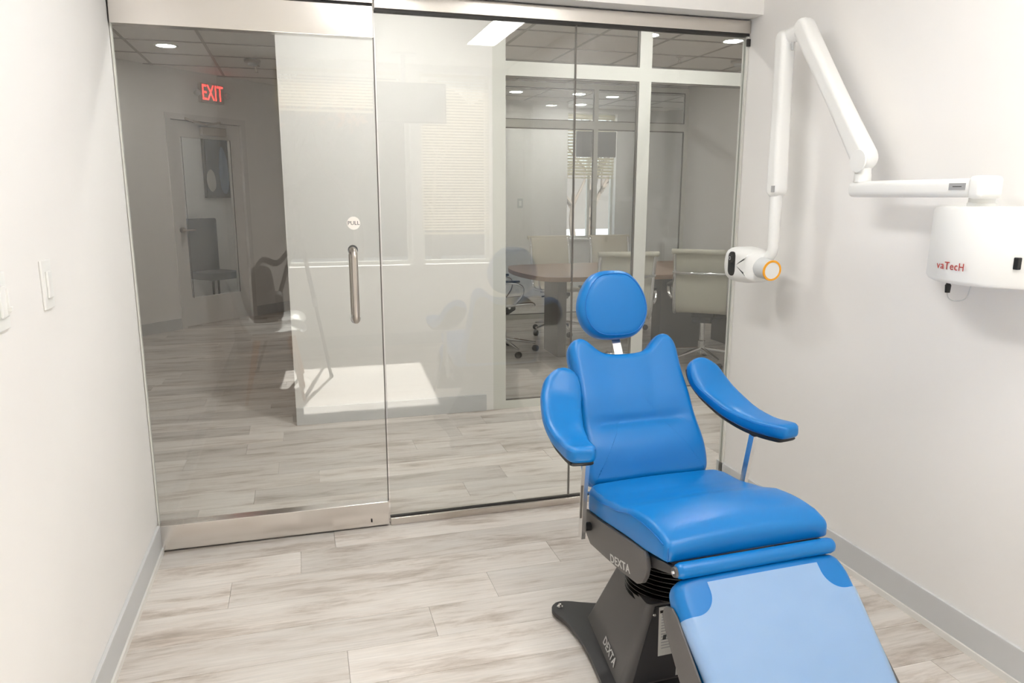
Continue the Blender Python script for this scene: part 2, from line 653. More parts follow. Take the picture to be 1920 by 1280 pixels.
# window wall behind the camera (two openings)
wb = thing('wall_back', 'white window wall facing the glass partition, seen mirrored in it', 'wall', kind='structure')
W1 = (-0.14, 1.03)
W2 = (1.12, 1.79)
ZS, ZT = 0.76, 2.50
bx('wall_section', 'wall_paint', wb, XL, XR, YB - 0.2, YB, -0.03, ZS)
bx('wall_section', 'wall_paint', wb, XL, XR, YB - 0.2, YB, ZT, HC + 0.1)
bx('wall_section', 'wall_paint', wb, XL, W1[0], YB - 0.2, YB, ZS, ZT)
bx('wall_section', 'wall_paint', wb, W1[1], W2[0], YB - 0.2, YB, ZS, ZT)
bx('wall_section', 'wall_paint', wb, W2[1], XR, YB - 0.2, YB, ZS, ZT)


def window(name, x0, x1, z0, z1, yin, yout, label, mid=None):
    t = thing(name, label, 'window', kind='structure')
    f = 0.035
    ym = yout + (yin - yout) * 0.35
    d = 0.03
    bx('frame_side', 'frame_white', t, x0, x0 + f, ym - d, ym + d, z0, z1)
    bx('frame_side', 'frame_white', t, x1 - f, x1, ym - d, ym + d, z0, z1)
    bx('frame_head', 'frame_white', t, x0 + f, x1 - f, ym - d, ym + d, z1 - f, z1)
    bx('frame_foot', 'frame_white', t, x0 + f, x1 - f, ym - d, ym + d, z0, z0 + f)
    if mid:
        bx('mullion', 'frame_white', t, mid - 0.02, mid + 0.02, ym - d, ym + d, z0 + f, z1 - f)
    bx('pane', 'window_glass', t, x0 + f, x1 - f, ym - 0.003, ym + 0.003, z0 + f, z1 - f)
    s = 1 if yin > yout else -1
    ya, yb = sorted((ym + s * d, yin + s * 0.03))
    bx('sill', 'white_trim', t, x0 - 0.02, x1 + 0.02, ya, yb, z0 - 0.025, z0 + 0.004, bev=0.004)
    return t


def blind(label, x0, x1, z0, z1, y, pitch=0.026, tilt=35, group=None, hw=0.0125):
    t = thing('window_blind', label, 'blind', (0, y, 0), group=group)
    bx('head_rail', 'blind', t, x0, x1, -0.018, 0.018, z1 - 0.03, z1)
    bx('bottom_rail', 'blind', t, x0, x1, -0.012, 0.012, z0, z0 + 0.018)
    n = int((z1 - 0.04 - z0 - 0.02) / pitch)
    me = None
    c, s_ = math.cos(math.radians(tilt)) * hw, math.sin(math.radians(tilt)) * hw
    for k in range(n):
        z = z1 - 0.05 - k * pitch
        if me is None:
            o = M().prism([(-c, -s_), (0, 0.0015), (c, s_), (c, s_ + 0.0008), (0, 0.0023), (-c, -s_ + 0.0008)], lambda a, b: (x0, a, b), lambda a, b: (x1, a, b)).build('slat', 'blind', t)
            me = o.data
        else:
            o = bpy.data.objects.new('slat', me)
            COL.objects.link(o)
            o.parent = t
        o.location = (0, 0, z)
    for xx in (x0 + 0.12, x1 - 0.12):
        M().tube([(xx, 0, z0 + 0.01), (xx, 0, z1 - 0.02)], 0.0012, n=5).build('cord', 'blind', t)
    return t


window('window_1', W1[0], W1[1], ZS, ZT, YB, YB - 0.2, 'wide white framed window behind the photographer, mirrored in the glass door')
window('window_2', W2[0], W2[1], ZS, ZT, YB, YB - 0.2, 'narrower white framed window with lowered blind, mirrored in the glass')
blind('cream slatted blind pulled up to the top of the wide mirrored window', W1[0] + 0.01, W1[1] - 0.01, 2.13, 2.49, YB - 0.05, group='cream blinds')
blind('cream slatted blind lowered over the narrower mirrored window', W2[0] + 0.01, W2[1] - 0.01, 1.04, 2.49, YB - 0.05, group='cream blinds')

# corridor and lobby shell
struct('wall_lobby_front', 'wall_paint', -3.3, XL - 0.1, -0.04, 0.06, -0.03, HL + 0.06, label='lobby wall left of the exam room, hidden by the door edge', cat='wall')
struct('wall_corridor_front', 'wall_paint', XR + 0.1, 6.2, -0.04, 0.06, -0.03, HL + 0.06, label='corridor wall right of the exam room', cat='wall')
ww = struct('wall_corridor', 'wall_paint', -0.072, 1.19, YW, YW + 0.11, -0.03, HL + 0.06, label='bright white corridor wall straight behind the glass', cat='wall')
struct('wall_conference_left', 'wall_paint', 1.08, 1.19, YW + 0.11, YG, -0.03, HL + 0.06, label='left wall of the conference room', cat='wall')
struct('wall_conference_right', 'wall_paint', XC1, XC1 + 0.1, YW, YF + 0.05, -0.03, HL + 0.06, label='shaded taupe wall closing the conference room on the right', cat='wall')
struct('wall_corridor_end', 'wall_paint', 6.1, 6.2, 0.06, YG + 0.2, -0.03, HL + 0.06, label='end wall of the corridor', cat='wall')
struct('wall_lobby_left', 'wall_paint', -3.3, -3.2, 0.06, 4.2, -0.03, HL + 0.06, label='side wall of the lobby', cat='wall')
struct('wall_far_partition', 'wall_paint', 1.19, 3.66, 6.95, 7.05, -0.03, HL + 0.06, label='grey wall in the room behind the conference room', cat='wall')
struct('ceiling_lobby', 'ceiling_paint', -3.3, 6.2, 0.05, 8.3, HL + 0.02, HL + 0.1, label='suspended tile ceiling of the lobby and conference room', cat='ceiling')
cl = bpy.data.objects['ceiling_lobby']

# lay-in tiles and their T-bar grid
tile_me = None
bar_x = None


def ceiling_zone(xs, xe, ys, ye, keep=lambda x, y: True):
    global tile_me
    s = 0.62
    i0, i1 = math.floor((xs + 0.69) / s), math.ceil((xe + 0.69) / s)
    j0, j1 = math.floor((ys - 0.35) / s), math.ceil((ye - 0.35) / s)
    for i in range(i0, i1):
        for j in range(j0, j1):
            xc, yc = -0.69 + (i + 0.5) * s, 0.35 + (j + 0.5) * s
            if not (xs - 0.25 < xc < xe + 0.25 and ys - 0.25 < yc < ye + 0.25 and keep(xc, yc)):
                continue
            if tile_me is None:
                o = bx('ceiling_tile', 'tile', cl, -0.298, 0.298, -0.298, 0.298, 0.0, 0.02)
                tile_me = o.data
            else:
                o = bpy.data.objects.new('ceiling_tile', tile_me)
                COL.objects.link(o)
                o.parent = cl
            o.location = (xc, yc, HL)
    for i in range(i0, i1 + 1):
        x = -0.69 + i * s
        if xs - 0.02 < x < xe + 0.02:
            bx('grid_bar', 'tbar', cl, x - 0.012, x + 0.012, ys, ye, HL - 0.004, HL + 0.02)
    for j in range(j0, j1 + 1):
        y = 0.35 + j * s
        if ys - 0.02 < y < ye + 0.02:
            bx('grid_bar', 'tbar', cl, xs, xe, y - 0.012, y + 0.012, HL - 0.006, HL + 0.018)


ceiling_zone(-2.3, 0.02, 1.75, 7.0, keep=lambda x, y: y < x + 7.2)
ceiling_zone(1.19, XC1, YW + 0.1, YF - 0.05)
ceiling_zone(1.19, 5.2, YF + 0.1, YG)

# diagonal lobby wall with the entrance door: local x runs along (1,1)/sqrt2, local y points away from us
R45 = PI / 4
DW = Vector((-1.25, 5.43, 0))         # outer left corner of the door frame
dwall = thing('wall_diagonal', 'taupe lobby wall set at an angle with the entrance door', 'wall', DW, R45, kind='structure')
FW = 1.02
bx('wall_section', 'wall_paint', dwall, -2.75, 0.0, 0, 0.12, -0.03, HL + 0.06)
bx('wall_section', 'wall_paint', dwall, FW, 3.6, 0, 0.12, -0.03, HL + 0.06)
bx('wall_section', 'wall_paint', dwall, 0.0, FW, 0, 0.12, 2.23, HL + 0.06)
bd = bx('baseboard', 'base_grey', dwall, -2.75, -0.002, -0.012, 0, 0, 0.115)
bx('baseboard', 'base_grey', dwall, FW + 0.002, 3.6, -0.012, 0, 0, 0.115)

d2 = thing('door_2', 'white framed entrance door with tall glass pane under the exit sign', 'door', DW, R45, kind='structure')
bx('jamb', 'door_white', d2, 0, 0.06, -0.015, 0.12, 0, 2.17)
bx('jamb', 'door_white', d2, FW - 0.06, FW, -0.015, 0.12, 0, 2.17)
bx('frame_head', 'door_white', d2, 0, FW, -0.015, 0.12, 2.17, 2.23)
bx('stile', 'door_white', d2, 0.064, 0.175, 0.02, 0.065, 0.01, 2.165)
bx('stile', 'door_white', d2, FW - 0.20, FW - 0.064, 0.02, 0.065, 0.01, 2.165)
bx('top_rail', 'door_white', d2, 0.175, FW - 0.20, 0.02, 0.065, 2.0, 2.165)
bx('bottom_rail', 'door_white', d2, 0.175, FW - 0.20, 0.02, 0.065, 0.01, 0.31)
bx('pane', 'window_glass', d2, 0.175, FW - 0.20, 0.04, 0.046, 0.31, 2.0)
M().box(0.19, 0.194, 0.016, 0.02, 0.31, 2.0).build('glazing_bead', 'black_gasket', d2)
M().box(FW - 0.205, FW - 0.2, 0.014, 0.02, 0.31, 2.0).build('glazing_bead', 'black_gasket', d2)
lv = M().lathe([(0, 0.03), (0.028, 0.03), (0.03, 0.0)], 20, basis((0.115, 0.02, 1.04), (1, 0, 0), (0, 0, 1))).build('lever_rose', 'nickel', d2, smooth=40)
M().tube([(0.115, -0.01, 1.04), (0.115, -0.045, 1.04), (0.14, -0.05, 1.04), (0.225, -0.05, 1.04)], 0.009, 10).build('lever', 'nickel', lv, smooth=60)
clo = bx('door_closer', 'nickel', d2, 0.42, 0.74, -0.035, 0.02, 2.03, 2.12, bev=0.008)
M().ribbon([(0.50, -0.03, 2.14), (0.30, -0.05, 2.16), (0.23, -0.02, 2.185)], (0, 0.002, 0.012), (0.002, 0.006, 0)).build('closer_arm', 'nickel', clo)
M().ribbon([(0.5, -0.03, 2.14), (0.66, -0.04, 2.175)], (0, 0, 0.011), (0, 0.006, 0)).build('closer_arm', 'nickel', clo)

# vestibule behind the entrance door
vs = thing('wall_vestibule', 'pale vestibule walls seen through the entrance door pane', 'wall', DW, R45, kind='structure')
bx('wall_section', 'wall_paint', vs, -0.7, 2.5, 1.55, 1.65, 0, HL)
bx('wall_section', 'wall_paint', vs, -0.8, -0.7, 0.12, 1.65, 0, HL)
bx('wall_section', 'wall_paint', vs, 2.5, 2.6, 0.12, 1.65, 0, HL)
bx('ceiling_section', 'ceiling_paint', vs, -0.8, 2.6, 0.12, 1.65, HL, HL + 0.05)
bx('floor_section', 'table_leg', vs, -0.8, 2.6, 0.12, 1.65, -0.02, -0.001)

# conference glazing
def glazing(name, label, y, x0, x1, mulls, zt, ztop, bottom=0.055, fw=0.05, d=0.05, dark=True):
    t = thing(name, label, 'glass wall', (0, y, 0), kind='structure')
    xs = [x0] + mulls + [x1]
    hw = [fw / 2] * len(xs)
    for k, x in enumerate(xs):
        w_ = fw
        a, b = (x, x + w_) if k == 0 else ((x - w_, x) if k == len(xs) - 1 else (x - w_ / 2, x + w_ / 2))
        bx('mullion', 'frame_white', t, a, b, 0, d, 0, ztop)
    inner = []
    for k in range(len(xs) - 1):
        a = xs[k] + (fw if k == 0 else fw / 2)
        b = xs[k + 1] - (fw if k == len(xs) - 2 else fw / 2)
        inner.append((a, b))
    for a, b in inner:
        bx('transom', 'frame_white', t, a, b, 0, d, zt - 0.04, zt + 0.045)
        bx('bottom_rail', 'frame_white', t, a, b, 0, d, 0, bottom)
        bx('head_rail', 'frame_white', t, a, b, 0, d, ztop - 0.05, ztop)
        for z0, z1 in ((bottom, zt - 0.04), (zt + 0.045, ztop - 0.05)):
            p = bx('pane', 'window_glass', t, a, b, d / 2 - 0.004, d / 2 + 0.004, z0, z1)
            # black glazing gaskets round the pane
            bx('gasket', 'grey_seam', p, a, b, 0.006, 0.02, z1 - 0.012, z1)
            bx('gasket', 'grey_seam', p, a, b, 0.006, 0.02, z0, z0 + 0.008)
            bx('gasket', 'grey_seam', p, b - 0.012, b, 0.006, 0.02, z0 + 0.008, z1 - 0.012)
    return t


glazing('wall_conference_glass', 'white framed glass wall of the conference room across the corridor', YW, 1.19, 3.6, [2.218], 2.168, HL, fw=0.1 if False else 0.085)
glazing('wall_far_glass', 'white framed glass wall at the far side of the conference room', YF, 2.18, XC1, [3.30], 2.18, 2.62)
struct('wall_far_pier', 'wall_paint', 1.19, 2.18, YF, YF + 0.1, -0.03, HL + 0.06, label='short wall left of the far glass wall', cat='wall')
struct('wall_conference_pier', 'wall_paint', 3.6, XC1, YW, YW + 0.1, -0.03, HL + 0.06, label='short wall right of the conference glass', cat='wall')

# far outside wall with window
WX0, WX1, WZ0, WZ1 = 3.55, 4.68, 0.765, 2.6
wo = thing('wall_outside', 'outside wall of the far room around the snowy window', 'wall', kind='structure')
bx('wall_section', 'wall_paint', wo, 1.08, 6.2, YG, YG + 0.2, -0.03, WZ0)
bx('wall_section', 'wall_paint', wo, 1.08, 6.2, YG, YG + 0.2, WZ1, HL + 0.1)
bx('wall_section', 'wall_paint', wo, 1.08, WX0, YG, YG + 0.2, WZ0, WZ1)
bx('wall_section', 'wall_paint', wo, WX1, 6.2, YG, YG + 0.2, WZ0, WZ1)
window('window_3', WX0, WX1, WZ0, WZ1, YG, YG + 0.2, 'white framed far window looking out on snow and trees', mid=4.28)
blind('cream slatted blind half lowered over the far snowy window', WX0 + 0.02, WX1 - 0.02, 1.66, WZ1 - 0.02, YG + 0.04, pitch=0.045, tilt=-50, group='cream blinds', hw=0.019)

# baseboards
def baseboard(name, label, gx, sh):
    o = tag(bx(name, 'base_grey', None, *gx, bev=0.002), label, 'baseboard', kind='structure')
    bx('shoe_strip', 'white_trim', o, *sh)
    return o


baseboard('baseboard_left', 'grey baseboard along the left wall', (XL, XL + 0.012, YB, -0.004, 0.022, 0.118), (XL, XL + 0.018, YB, -0.004, 0, 0.022))
baseboard('baseboard_right', 'grey baseboard along the right wall', (XR - 0.012, XR, YB, 0.06, 0.022, 0.118), (XR - 0.018, XR, YB, 0.06, 0, 0.022))
tag(bx('baseboard_corridor', 'base_grey', None, -0.072, 1.14, YW - 0.012, YW, 0, 0.112, bev=0.002), 'wide grey baseboard under the bright corridor wall', 'baseboard', kind='structure')
tag(bx('baseboard_conference', 'base_grey', None, XC1 - 0.012, XC1, YW + 0.1, YF, 0, 0.11), 'grey baseboard along the conference room right wall', 'baseboard', kind='structure')
tag(bx('baseboard_back', 'base_grey', None, XL + 0.02, XR - 0.02, YB, YB + 0.012, 0, 0.115), 'grey baseboard under the mirrored windows', 'baseboard', kind='structure')

# ------------------------------------------------------------------ glass partition and door
XD, XM = 0.316, 1.142
gw = thing('wall_glass', 'frameless clear glass partition with brushed steel header', 'glass wall', kind='structure')
bx('header', 'stainless', gw, XD + 0.002, XR - 0.002, -0.002, 0.05, 2.097, 2.15, bev=0.002)
bx('header', 'stainless', gw, XL + 0.002, XD - 0.002, -0.002, 0.05, 2.112, 2.15, bev=0.002)
bx('head_gasket', 'black_gasket', gw, XD + 0.004, XR - 0.004, 0.004, 0.04, 2.087, 2.097)
bx('floor_channel', 'stainless', gw, XD + 0.003, XR - 0.014, -0.002, 0.046, 0, 0.032, bev=0.0015)
bx('floor_gasket', 'black_gasket', gw, XD + 0.004, XR - 0.014, 0.013, 0.031, 0.032, 0.0355)
bx('pane', 'glass', gw, XD + 0.005, XM - 0.002, 0.016, 0.028, 0.0355, 2.088)
bx('pane', 'glass', gw, XM + 0.002, XR - 0.012, 0.016, 0.028, 0.0355, 2.088)
bx('pane_joint', 'grey_seam', gw, XM - 0.002, XM + 0.002, 0.014, 0.03, 0.038, 2.088)
bx('wall_channel', 'frame_white', gw, XR - 0.012, XR - 0.001, 0.008, 0.036, 0.0, 2.088)
bx('channel_clip', 'black_gasket', gw, XR - 0.016, XR - 0.002, -0.004, 0.008, 2.045, 2.075)

d1 = thing('door_1', 'clear glass pivot door with steel rails and long pull handle', 'door', kind='structure')
dx0, dx1 = XL + 0.006, XD - 0.004
pane = bx('pane', 'glass', d1, dx0 + 0.002, dx1, 0.016, 0.028, 0.11, 1.995)
bx('edge_strip', 'grey_seam', pane, dx1, dx1 + 0.003, 0.014, 0.030, 0.11, 1.995)
bx('edge_strip', 'frame_white', pane, dx0 - 0.004, dx0 + 0.002, 0.014, 0.030, 0.11, 1.995)
tr_ = bx('top_rail', 'stainless_door', d1, dx0, dx1, -0.004, 0.048, 1.989, 2.102, bev=0.002)
bx('gap_shade_strip', 'black_gasket', tr_, dx0, dx1, 0.006, 0.04, 2.102, 2.11)  # black strip standing in for the shaded gap under the header
br_ = bx('bottom_rail', 'stainless_door', d1, dx0, dx1, -0.004, 0.048, 0.008, 0.113, bev=0.002)
lk = M().lathe([(0, 0.002), (0.009, 0.002), (0.0095, 0.005), (0.0125, 0.005), (0.014, 0.0)], 24, basis((0.237, -0.004, 0.034), (-1, 0, 0), (0, 0, 1))).build('lock', 'nickel', br_, smooth=40)
M().box(0.234, 0.240, -0.0095, -0.0075, 0.029, 0.041).build('keyhole', 'black_plastic', br_)
hx = 0.205
hp = [(hx, 0.016, 1.187), (hx, -0.028, 1.187)]
for k in range(1, 6):
    a = k / 5 * PI / 2
    hp.append((hx, -0.028 - 0.026 * math.sin(a), 1.187 - 0.026 * (1 - math.cos(a))))
lo = [(hx, y, 2.095 - z) for (x, y, z) in reversed(hp)]
hd = M().tube(hp + lo, 0.0125, 16).build('pull_handle', 'nickel', d1, smooth=60)
for z in (1.187, 0.908):
    M().lathe([(0.0125, 0.006), (0.019, 0.006), (0.020, 0.0), (0, 0)], 24, basis((hx, 0.016, z), (-1, 0, 0), (0, 0, 1))).build('handle_washer', 'chrome', hd, smooth=40)
# matching handle bar on the corridor side
hb = M().tube([(x, 0.044 - y, z) for (x, y, z) in hp + lo], 0.0125, 14).build('pull_handle', 'nickel', d1, smooth=60)
st = M().lathe([(0, 0.0006), (0.0255, 0.0006), (0.0255, 0.0)], 40, basis((0.212, 0.0155, 1.293), (1, 0, 0), (0, 0, 1))).build('pull_sticker', 'sticker', d1)
st['label'] = 'round white sticker reading PULL'
text('pull_lettering', 'PULL', 0.0215, basis((0.212, 0.0146, 1.293), (1, 0, 0), (0, 0, 1)), 'print_dark', st)

# ------------------------------------------------------------------ light switches on the left wall
def switch(y, z, label, slider):
    t = thing('light_switch', label, 'switch', (XL, y, z), group='wall switches')
    bx('plate', 'device_white', t, 0, 0.006, -0.036, 0.036, -0.06, 0.06, bev=0.0025)
    p = bx('rocker', 'device_white', t, 0.006, 0.012, -0.0165, 0.0165, -0.033, 0.033, bev=0.002)
    if slider:
        bx('slider', 'device_white', t, 0.006, 0.016, 0.010, 0.015, -0.026, 0.026, bev=0.001)
        bx('slider_knob', 'device_white', t, 0.012, 0.02, 0.008, 0.0165, -0.022, -0.012, bev=0.001)
    return t


switch(-0.972, 1.187, 'white rocker switch plate nearer the glass door', False)
switch(-1.275, 1.185, 'white dimmer switch plate at the left picture edge', True)

# ------------------------------------------------------------------ treatment chair
ch = thing('treatment_chair', 'bright blue reclining treatment chair on a charcoal pedestal', 'chair', (1.0713, -1.1633, 0), math.radians(2))


def seamtube(pts, parent, r=0.0016, m='blue_piping'):
    M().tube(pts, r, 6, closed=True).build('piping', m, parent, smooth=60)


def seam_pts(outline, top, r, frac, xf, lift=0.0006):
    n = len(outline)
    P = [Vector(p) for p in outline]
    area = sum(P[i].x * P[(i + 1) % n].y - P[(i + 1) % n].x * P[i].y for i in range(n))
    sg = 1 if area > 0 else -1
    out = []
    for i in range(n):
        d = (P[(i + 1) % n] - P[i - 1]).normalized()
        q = P[i] + Vector((-d.y, d.x)) * sg * r * frac
        out.append(xf(q.x, q.y, top(q.x, q.y) - r * (1 - math.sqrt(1 - (1 - frac) ** 2)) + lift))
    return out


# seat cushion: side profile measured front (-y) to back (+y)
prof_t = [(-0.36, 0.548), (-0.319, 0.556), (-0.257, 0.566), (-0.19, 0.568), (-0.121, 0.562), (-0.024, 0.535), (0.079, 0.517), (0.165, 0.514), (0.25, 0.522)]
prof_b = [(-0.36, 0.508), (-0.313, 0.503), (-0.176, 0.481), (0.167, 0.442), (0.25, 0.435)]


def interp(pf, x):
    if x <= pf[0][0]:
        return pf[0][1]
    for (a, b), (c, d) in zip(pf, pf[1:]):
        if x <= c:
            t = (x - a) / (c - a)
            t = t * t * (3 - 2 * t) * 0.5 + t * 0.5
            return b + (d - b) * t
    return pf[-1][1]


ident = lambda u, v, w_: (u, v, w_)
so = rrect(-0.247, 0.247, -0.318, 0.195, (0.022, 0.05, 0.05, 0.022))
s_top = lambda u, v: interp(prof_t, v) + 0.016 * (1 - (u / 0.25) ** 2) * (0.4 + 0.6 * sm((-v) / 0.15)) - 0.010 * sm((-v - 0.24) / 0.1)
s_bot = lambda u, v: interp(prof_b, v)
seat = M().pad(so, s_top, s_bot, 0.02, ident, rb=0.008).build('seat_cushion', 'blue_vinyl', ch, smooth=180)
side_seam = [(-0.2478, v / 100, interp(prof_t, v / 100) - 0.012) for v in range(17, -31, -1)]
M().tube(side_seam, 0.0015, 6).build('piping', 'blue_piping', seat, smooth=60)
M().tube([(-0.243, -0.3165, z) for z in (0.508, 0.525, 0.545)], 0.0014, 6).build('piping', 'blue_piping', seat, smooth=60)

# backrest: frame from (y .207, z .51) leaning back
ba = math.radians(30.0)
bdir = Vector((0, math.sin(ba), math.cos(ba)))
bnor = Vector((0, -math.cos(ba), math.sin(ba)))
borg = Vector((0, 0.205, 0.500))
bxf = lambda u, v, w_: Vector((u, 0, 0)) + borg + bdir * v + bnor * w_
half = [(0.0, 0.0), (0.10, -0.002), (0.180, 0.0), (0.208, 0.010), (0.218, 0.05), (0.214, 0.14), (0.207, 0.25), (0.201, 0.34), (0.200, 0.40), (0.200, 0.438), (0.194, 0.468), (0.178, 0.490), (0.158, 0.497), (0.138, 0.491), (0.118, 0.474), (0.098, 0.455), (0.074, 0.441), (0.04, 0.435), (0.0, 0.434)]
bo = spline(half[:-1] + [half[-1]] + [(-x, y) for x, y in reversed(half[1:-1])], 6)
bo = [(p.x, p.y) for p in bo]


def b_top(u, v):
    lum = 0.022 * math.exp(-((v - 0.105) / 0.07) ** 2)
    crease = 0.011 * math.exp(-((v - 0.197) / 0.016) ** 2) * sm((0.20 - abs(u)) / 0.08)
    bol = 0.006 * sm((abs(u) - 0.06) / 0.12) * sm((v - 0.05) / 0.2)
    upper = 0.006 * math.exp(-((v - 0.28) / 0.06) ** 2)
    return lum * (1 - 0.3 * (u / 0.22) ** 2) - crease + bol + upper


back = M().pad(bo, b_top, lambda u, v: -0.062, 0.022, bxf, nr=34, rb=0.012).build('backrest', 'blue_vinyl', ch, smooth=180)
M().pad([(x * 0.93, 0.22 + (y - 0.22) * 0.93) for x, y in bo], lambda u, v: -0.058, lambda u, v: -0.078, 0.006, bxf, nr=4).build('backrest_shell', 'charcoal', ch, smooth=50)
seamtube([bxf(x * 1.001, y, -0.030) for x, y in bo], back)

# headrest
ha = math.radians(14)
hdir = Vector((0, math.sin(ha), math.cos(ha)))
hnor = Vector((0, -math.cos(ha), math.sin(ha)))
horg = Vector((0, 0.512, 1.028))
hxf = lambda u, v, w_: Vector((u, 0, 0)) + horg + hdir * v + hnor * w_
hh = [(0, 0.123), (0.038, 0.121), (0.070, 0.109), (0.099, 0.080), (0.121, 0.040), (0.131, -0.003), (0.127, -0.042), (0.111, -0.078), (0.086, -0.103), (0.055, -0.117), (0.02, -0.121), (0, -0.121)]
ho = [(p.x, p.y) for p in spline(list(reversed([(x, y) for x, y in hh])) + [(-x, y) for x, y in hh[1:-1]], 5)]
h_top = lambda u, v: 0.012 * (1 - (u / 0.14) ** 2 - (v / 0.15) ** 2)
head = M().pad(ho, h_top, lambda u, v: -0.066, 0.027, hxf, nr=14, rb=0.02).build('headrest', 'blue_vinyl', ch, smooth=180)
seamtube(seam_pts(ho, h_top, 0.027, 0.55, hxf), head, 0.0017)
M().ribbon([(0.004, 0.455, 0.80), (0.004, 0.505, 0.886), (0.004, 0.545, 0.945)], (0.016, 0, 0), (0, 0.0022, -0.0013)).build('headrest_bar', 'chrome', ch)
M().box(-0.016, 0.024, 0.522, 0.548, 0.905, 0.922, bev=0.002).build('headrest_clamp', 'black_plastic', ch)

# armrests: pads sweep down and forward and splay out
apath = [(0.241, 0.364, 0.852), (0.254, 0.345, 0.820), (0.284, 0.298, 0.764), (0.312, 0.200, 0.716), (0.328, 0.095, 0.702), (0.341, 0.005, 0.708), (0.346, -0.022, 0.710)]
for sd in (-1, 1):
    arm = thing('armrest_holder', None, None)
    AP = spline([Vector((sd * x, y, z)) for x, y, z in apath], 8, closed=False)
    acc = [0.0]
    for a, b in zip(AP, AP[1:]):
        acc.append(acc[-1] + (b - a).length)
    LT = acc[-1]

    def frame(v):
        v = max(0.0, min(LT, v))
        for k in range(len(acc) - 1):
            if v <= acc[k + 1] + 1e-9:
                t = (v - acc[k]) / max(1e-9, acc[k + 1] - acc[k])
                p = AP[k].lerp(AP[k + 1], t)
                break
        d = (AP[min(len(AP) - 1, k + 2)] - AP[max(0, k - 1)]).normalized()
        side = Vector((1, 0, 0))
        side = (side - d * side.dot(d)).normalized()
        nrm = side.cross(d).normalized()
        if nrm.z < 0:
            nrm = -nrm
        return p, d, side, nrm

    def axf(u, v, w_):
        p, d, side, nrm = frame(v)
        ex = 0.0
        if v < 0:
            p = p + d * v
        if v > LT:
            p = p + d * (v - LT)
        return p + side * u + nrm * w_

    wl_ = [(0.0, 0.060), (0.10, 0.066), (0.18, 0.063), (0.28, 0.054), (0.36, 0.046), (LT, 0.043)]

    def ahw(v, wl_=wl_):
        h = interp(wl_, v)
        a_, b_ = v / 0.075, (LT - v) / 0.04
        ra = math.sqrt(max(0.0, 1 - (1 - min(1, a_)) ** 2))
        rb_ = 0.45 + 0.55 * math.sqrt(max(0.0, 1 - (1 - min(1, b_)) ** 2))
        return max(0.004, h * min(ra, 1) * rb_)

    COL.objects.unlink(arm)
    bpy.data.objects.remove(arm)
    pad = M().sweep_pad(LT, ahw, 0.008, -0.040, axf).build('armrest', 'blue_vinyl', ch, smooth=60)
    vv = [LT * (0.02 + 0.96 * k_ / 40) for k_ in range(41)]
    seamtube([axf(ahw(v) * 0.955, v, -0.004) for v in vv] + [axf(-ahw(v) * 0.955, v, -0.004) for v in reversed(vv)], pad, 0.0015)
    M().sweep_pad(LT * 0.92, lambda v: ahw(v + LT * 0.04) * 0.82, -0.034, -0.053, lambda u, v, w_: axf(u, v + LT * 0.04, w_), n=32, k=12).build('armrest_tray', 'black_plastic', pad, smooth=50)
    # flat chrome post from bolt on the seat frame up to the arm tray
    post = M().ribbon([(sd * 0.279, 0.131, 0.372), (sd * 0.284, 0.112, 0.52), (sd * 0.287, 0.088, 0.655)], (0, 0.012, 0.001), (0.0065, 0, 0)).build('armrest_post', 'post_chrome', ch)
    M().ribbon([(sd * 0.2835, 0.122, 0.44), (sd * 0.2875, 0.108, 0.55)], (0, 0.002, 0), (0.0070, 0, 0)).build('post_slot', 'grey_seam', post)
    M().lathe([(0, 0.004), (0.007, 0.003), (0.009, 0.0)], 16, basis((sd * 0.2945, 0.089, 0.645), (0, 1, 0), (0, 0, sd))).build('post_bolt', 'chrome', post, smooth=40)
    M().tube([(sd * 0.24, 0.130, 0.405), (sd * 0.27, 0.130, 0.405)], 0.013, 16).build('pivot_bushing', 'black_plastic', ch, smooth=40)
    M().tube([(sd * 0.268, 0.130, 0.405), (sd * 0.286, 0.130, 0.405)], 0.008, 14).build('pivot_bolt', 'chrome', ch, smooth=40)

# charcoal side plates under the seat
pp = [(0.176, 0.440), (0.182, 0.400), (0.178, 0.378), (0.128, 0.347), (0.02, 0.356), (-0.10, 0.366), (-0.178, 0.376), (-0.205, 0.392), (-0.221, 0.418), (-0.229, 0.449), (-0.222, 0.472), (-0.206, 0.484), (-0.1, 0.471), (0.05, 0.453)]
for sd in (-1, 1):
    sp = M().prism(pp, lambda a, b: (sd * 0.252, a, b), lambda a, b: (sd * 0.238, a, b), bev=0.0025).build('side_plate', 'charcoal', ch, smooth=30)
    if sd < 0:
        t_ = text('plate_lettering', 'DEXTA', 0.033, basis((-0.2528, -0.076, 0.383), (0, -1, 0.205), (0, 0.16, 1)) @ Matrix.Diagonal((1.12, 1, 1, 1)), 'print_light', sp, spacing=1.08, bold=0.02)
        t_['label'] = 'pale grey printed lettering'
# under-seat frame and link
M().box(-0.2, 0.2, -0.16, 0.17, 0.40, 0.435, bev=0.006).build('seat_frame', 'charcoal_dark', ch, smooth=30)
for sd in (-1, 1):
    M().prism([(-0.19, 0.468), (-0.28, 0.489), (-0.345, 0.500), (-0.352, 0.492), (-0.345, 0.483), (-0.28, 0.462), (-0.21, 0.440)], lambda a, b: (sd * 0.234, a, b), lambda a, b: (sd * 0.222, a, b), bev=0.002).build('hinge_bracket', 'charcoal_dark', ch, smooth=30)

